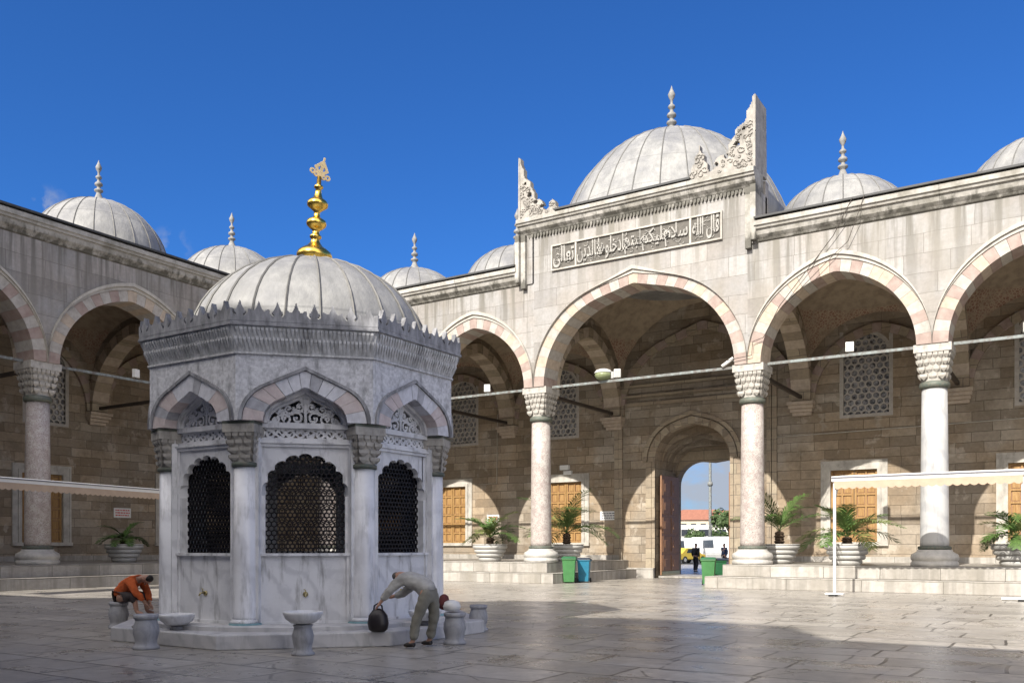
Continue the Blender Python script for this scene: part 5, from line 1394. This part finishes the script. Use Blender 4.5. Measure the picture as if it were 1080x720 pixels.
for (px, Z, rz, mt, kd, lb) in ((724, 84, 1.3, 'car_yellow', 'car', 'yellow taxi parked outside the gate on the left'), (740, 104, -1.25, 'car_white', 'bus', 'white minibus parked beyond the gate, left of the mast'),
    (757, 96, -1.0, 'car_white', 'bus', 'white minibus parked beyond the gate, right of the mast'), (752, 86, 2.0, 'plastic_grey', 'car', 'grey car parked outside the gate, nearest the mast'), (724, 112, -0.9, 'car_white', 'bus', 'white minibus farthest left behind the yellow taxi')):
    fx, fy = farpos(px, Z); vehicle(fx, fy, rz, mt, lb, kd)
fx, fy = farpos(749, 110)
t = empty('lamp_mast', (fx, fy, -0.06), 0, 'tall thin mast standing beyond the gate against the clouds', 'mast')
m = MB(); m.lathe([(0.22,0),(0.20,6),(0.14,22),(0.10,26)], 8); m.build('pole', 'iron', t)
for zz in (9, 12, 15, 18, 21):
    m = MB(); m.lathe([(0.30,zz),(0.36,zz+0.2),(0.30,zz+0.5)], 8); m.build('bracket', 'iron', t)
def tree(x, y, h, rcr, seed, label):
    rn = random.Random(seed); t = empty('street_tree', (x, y, -0.06), 0, label, 'tree', 'street trees beyond the gate')
    m = MB(); m.tube([(0,0,0),(0.1,0,h*0.3),(0.0,0.1,h*0.55)], [0.22,0.16,0.10], 8)
    for k in range(5):
        a = k*1.3; m.tube([(0,0,h*0.4),(rcr*0.5*math.cos(a), rcr*0.5*math.sin(a), h*0.65)], [0.09,0.03], 5)
    m.build('trunk', 'bark', t)
    m = MB(); cl = [(rn.gauss(0,.5)*rcr, rn.gauss(0,.5)*rcr, h*0.68+rn.gauss(0,.28)*rcr, rn.uniform(.25,.5)*rcr) for _ in range(16)]
    for k in range(2600):
        c = rn.choice(cl); d = Vector((rn.gauss(0,1), rn.gauss(0,1), rn.gauss(0,1))).normalized()*c[3]*rn.uniform(.6,1.1); p = Vector(c[:3])+d
        a = Vector((rn.gauss(0,1), rn.gauss(0,1), rn.gauss(0,1))).normalized()*0.13; b = a.cross(d).normalized()*0.10
        m.add([p-a-b, p+a-b, p+a+b, p-a+b], [(0,1,2,3)])
    m.build('crown', 'leaf', t, fix=False)
for (px, Z, h, rc, sd, lb) in ((771, 95, 6.6, 1.9, 1, 'leafy tree at the right side of the gate view'), (762, 150, 4.6, 2.4, 2, 'round low tree beyond the minibuses'), (733, 165, 4.2, 2.2, 3, 'smaller tree left of the mast beyond the vehicles')):
    fx, fy = farpos(px, Z); tree(fx, fy, h, rc, sd, lb)

# ------------------------------------------------------------------ sky, sun, camera
W = bpy.data.worlds.new('World'); S.world = W; W.use_nodes = True; nt = W.node_tree; bg = nt.nodes['Background']
sky = nt.nodes.new('ShaderNodeTexSky'); sky.sky_type = 'NISHITA'; sky.sun_disc = False
EL = 37.5
sky.sun_elevation = R(EL); sky.sun_rotation = R(180); sky.air_density = 1.0; sky.dust_density = 0.4; sky.ozone_density = 3.0
tc = nt.nodes.new('ShaderNodeTexCoord')
mp = nt.nodes.new('ShaderNodeMapping'); mp.inputs['Scale'].default_value = (1.0, 1.0, 2.2); nt.links.new(tc.outputs['Generated'], mp.inputs[0])
nz = nt.nodes.new('ShaderNodeTexNoise'); nz.inputs['Scale'].default_value = 5.5; nz.inputs['Detail'].default_value = 9; nz.inputs['Roughness'].default_value = 0.6
nt.links.new(mp.outputs[0], nz.inputs[0])
cr = nt.nodes.new('ShaderNodeValToRGB'); cr.color_ramp.elements[0].position = 0.33; cr.color_ramp.elements[1].position = 0.56
nt.links.new(nz.outputs[0], cr.inputs[0])
sp = nt.nodes.new('ShaderNodeSeparateXYZ'); nt.links.new(tc.outputs['Generated'], sp.inputs[0])
mr = nt.nodes.new('ShaderNodeMapRange'); mr.inputs[1].default_value = 0.16; mr.inputs[2].default_value = 0.10; mr.inputs[3].default_value = 0; mr.inputs[4].default_value = 0.95
nt.links.new(sp.outputs[2], mr.inputs[0])
mu = nt.nodes.new('ShaderNodeMath'); mu.operation = 'MULTIPLY'; nt.links.new(cr.outputs[0], mu.inputs[0]); nt.links.new(mr.outputs[0], mu.inputs[1])
# two small high wisps above the left arcade
def wisp(px, py, size, amt, prev):
    th = R(32.3); u = (px-540)/941.6; d = Vector((u*math.cos(th)-math.sin(th), u*math.sin(th)+math.cos(th), (575-py)/941.6)).normalized()
    dp = nt.nodes.new('ShaderNodeVectorMath'); dp.operation = 'DISTANCE'; nt.links.new(tc.outputs['Generated'], dp.inputs[0]); dp.inputs[1].default_value = d
    nn = nt.nodes.new('ShaderNodeTexNoise'); nn.inputs['Scale'].default_value = 55; nn.inputs['Detail'].default_value = 6; nn.inputs['Distortion'].default_value = 0.2; nt.links.new(tc.outputs['Generated'], nn.inputs[0])
    m1 = nt.nodes.new('ShaderNodeMapRange'); m1.inputs[1].default_value = size; m1.inputs[2].default_value = 0; m1.inputs[3].default_value = 0; m1.inputs[4].default_value = 1; nt.links.new(dp.outputs['Value'], m1.inputs[0])
    r1 = nt.nodes.new('ShaderNodeValToRGB'); r1.color_ramp.elements[0].position = 0.46; r1.color_ramp.elements[1].position = 0.70; nt.links.new(nn.outputs[0], r1.inputs[0])
    m2 = nt.nodes.new('ShaderNodeMath'); m2.operation = 'MULTIPLY'; nt.links.new(m1.outputs[0], m2.inputs[0]); nt.links.new(r1.outputs[0], m2.inputs[1])
    m3 = nt.nodes.new('ShaderNodeMath'); m3.operation = 'MULTIPLY_ADD'; nt.links.new(m2.outputs[0], m3.inputs[0]); m3.inputs[1].default_value = amt; nt.links.new(prev, m3.inputs[2]); m3.use_clamp = True
    return m3.outputs[0]
mr2 = nt.nodes.new('ShaderNodeMapRange'); mr2.inputs[1].default_value = 0.05; mr2.inputs[2].default_value = -0.35; nt.links.new(sp.outputs[1], mr2.inputs[0])  # unseen bright clouds behind the camera, added to lift the light in the shade
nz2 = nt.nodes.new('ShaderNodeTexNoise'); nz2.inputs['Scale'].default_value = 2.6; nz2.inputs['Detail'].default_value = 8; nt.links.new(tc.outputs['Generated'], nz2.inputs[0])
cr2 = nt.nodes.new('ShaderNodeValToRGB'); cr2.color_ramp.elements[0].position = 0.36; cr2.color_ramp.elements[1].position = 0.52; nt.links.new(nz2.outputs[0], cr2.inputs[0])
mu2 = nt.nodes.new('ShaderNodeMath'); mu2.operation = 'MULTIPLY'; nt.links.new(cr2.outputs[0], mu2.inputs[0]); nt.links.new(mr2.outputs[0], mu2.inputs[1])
fac = wisp(181, 260, 0.022, 0.9, mu.outputs[0]); fac = wisp(50, 226, 0.028, 1.3, fac)
tint = nt.nodes.new('ShaderNodeMix'); tint.data_type = 'RGBA'; tint.blend_type = 'MULTIPLY'; tint.inputs[0].default_value = 1.0
tint.inputs[7].default_value = (0.165, 0.415, 0.78, 1); nt.links.new(sky.outputs[0], tint.inputs[6])
mx = nt.nodes.new('ShaderNodeMix'); mx.data_type = 'RGBA'; nt.links.new(fac, mx.inputs[0]); nt.links.new(tint.outputs[2], mx.inputs[6]); mx.inputs[7].default_value = (2.3, 2.5, 2.9, 1)
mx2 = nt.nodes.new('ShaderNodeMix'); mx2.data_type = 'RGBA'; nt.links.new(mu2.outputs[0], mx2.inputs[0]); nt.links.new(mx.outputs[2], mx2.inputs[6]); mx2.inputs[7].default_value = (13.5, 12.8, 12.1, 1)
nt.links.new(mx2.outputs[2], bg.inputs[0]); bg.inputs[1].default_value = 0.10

sd = bpy.data.lights.new('sun', 'SUN'); sd.energy = 4.1; sd.angle = R(0.5); sd.color = (1.0, 0.95, 0.87)
so = bpy.data.objects.new('sun', sd); COL.objects.link(so); so.rotation_euler = (R(90-EL), 0, 0)   # shines towards +Y and down
so.location = (0, -30, 60)

cam = bpy.data.cameras.new('camera'); co = bpy.data.objects.new('camera', cam); COL.objects.link(co)
cam.sensor_width = 36; cam.lens = 941.6/1080*36; cam.shift_y = 215/1080; cam.clip_start = 0.05; cam.clip_end = 4000
co.location = (0, 0, 1.6); co.rotation_euler = (PI/2, 0, R(32.3)); S.camera = co
S.view_settings.view_transform = 'Standard'; S.view_settings.look = 'None'; S.view_settings.exposure = 0.98; S.view_settings.gamma = 1
S.cycles.max_bounces = 6; S.cycles.diffuse_bounces = 4
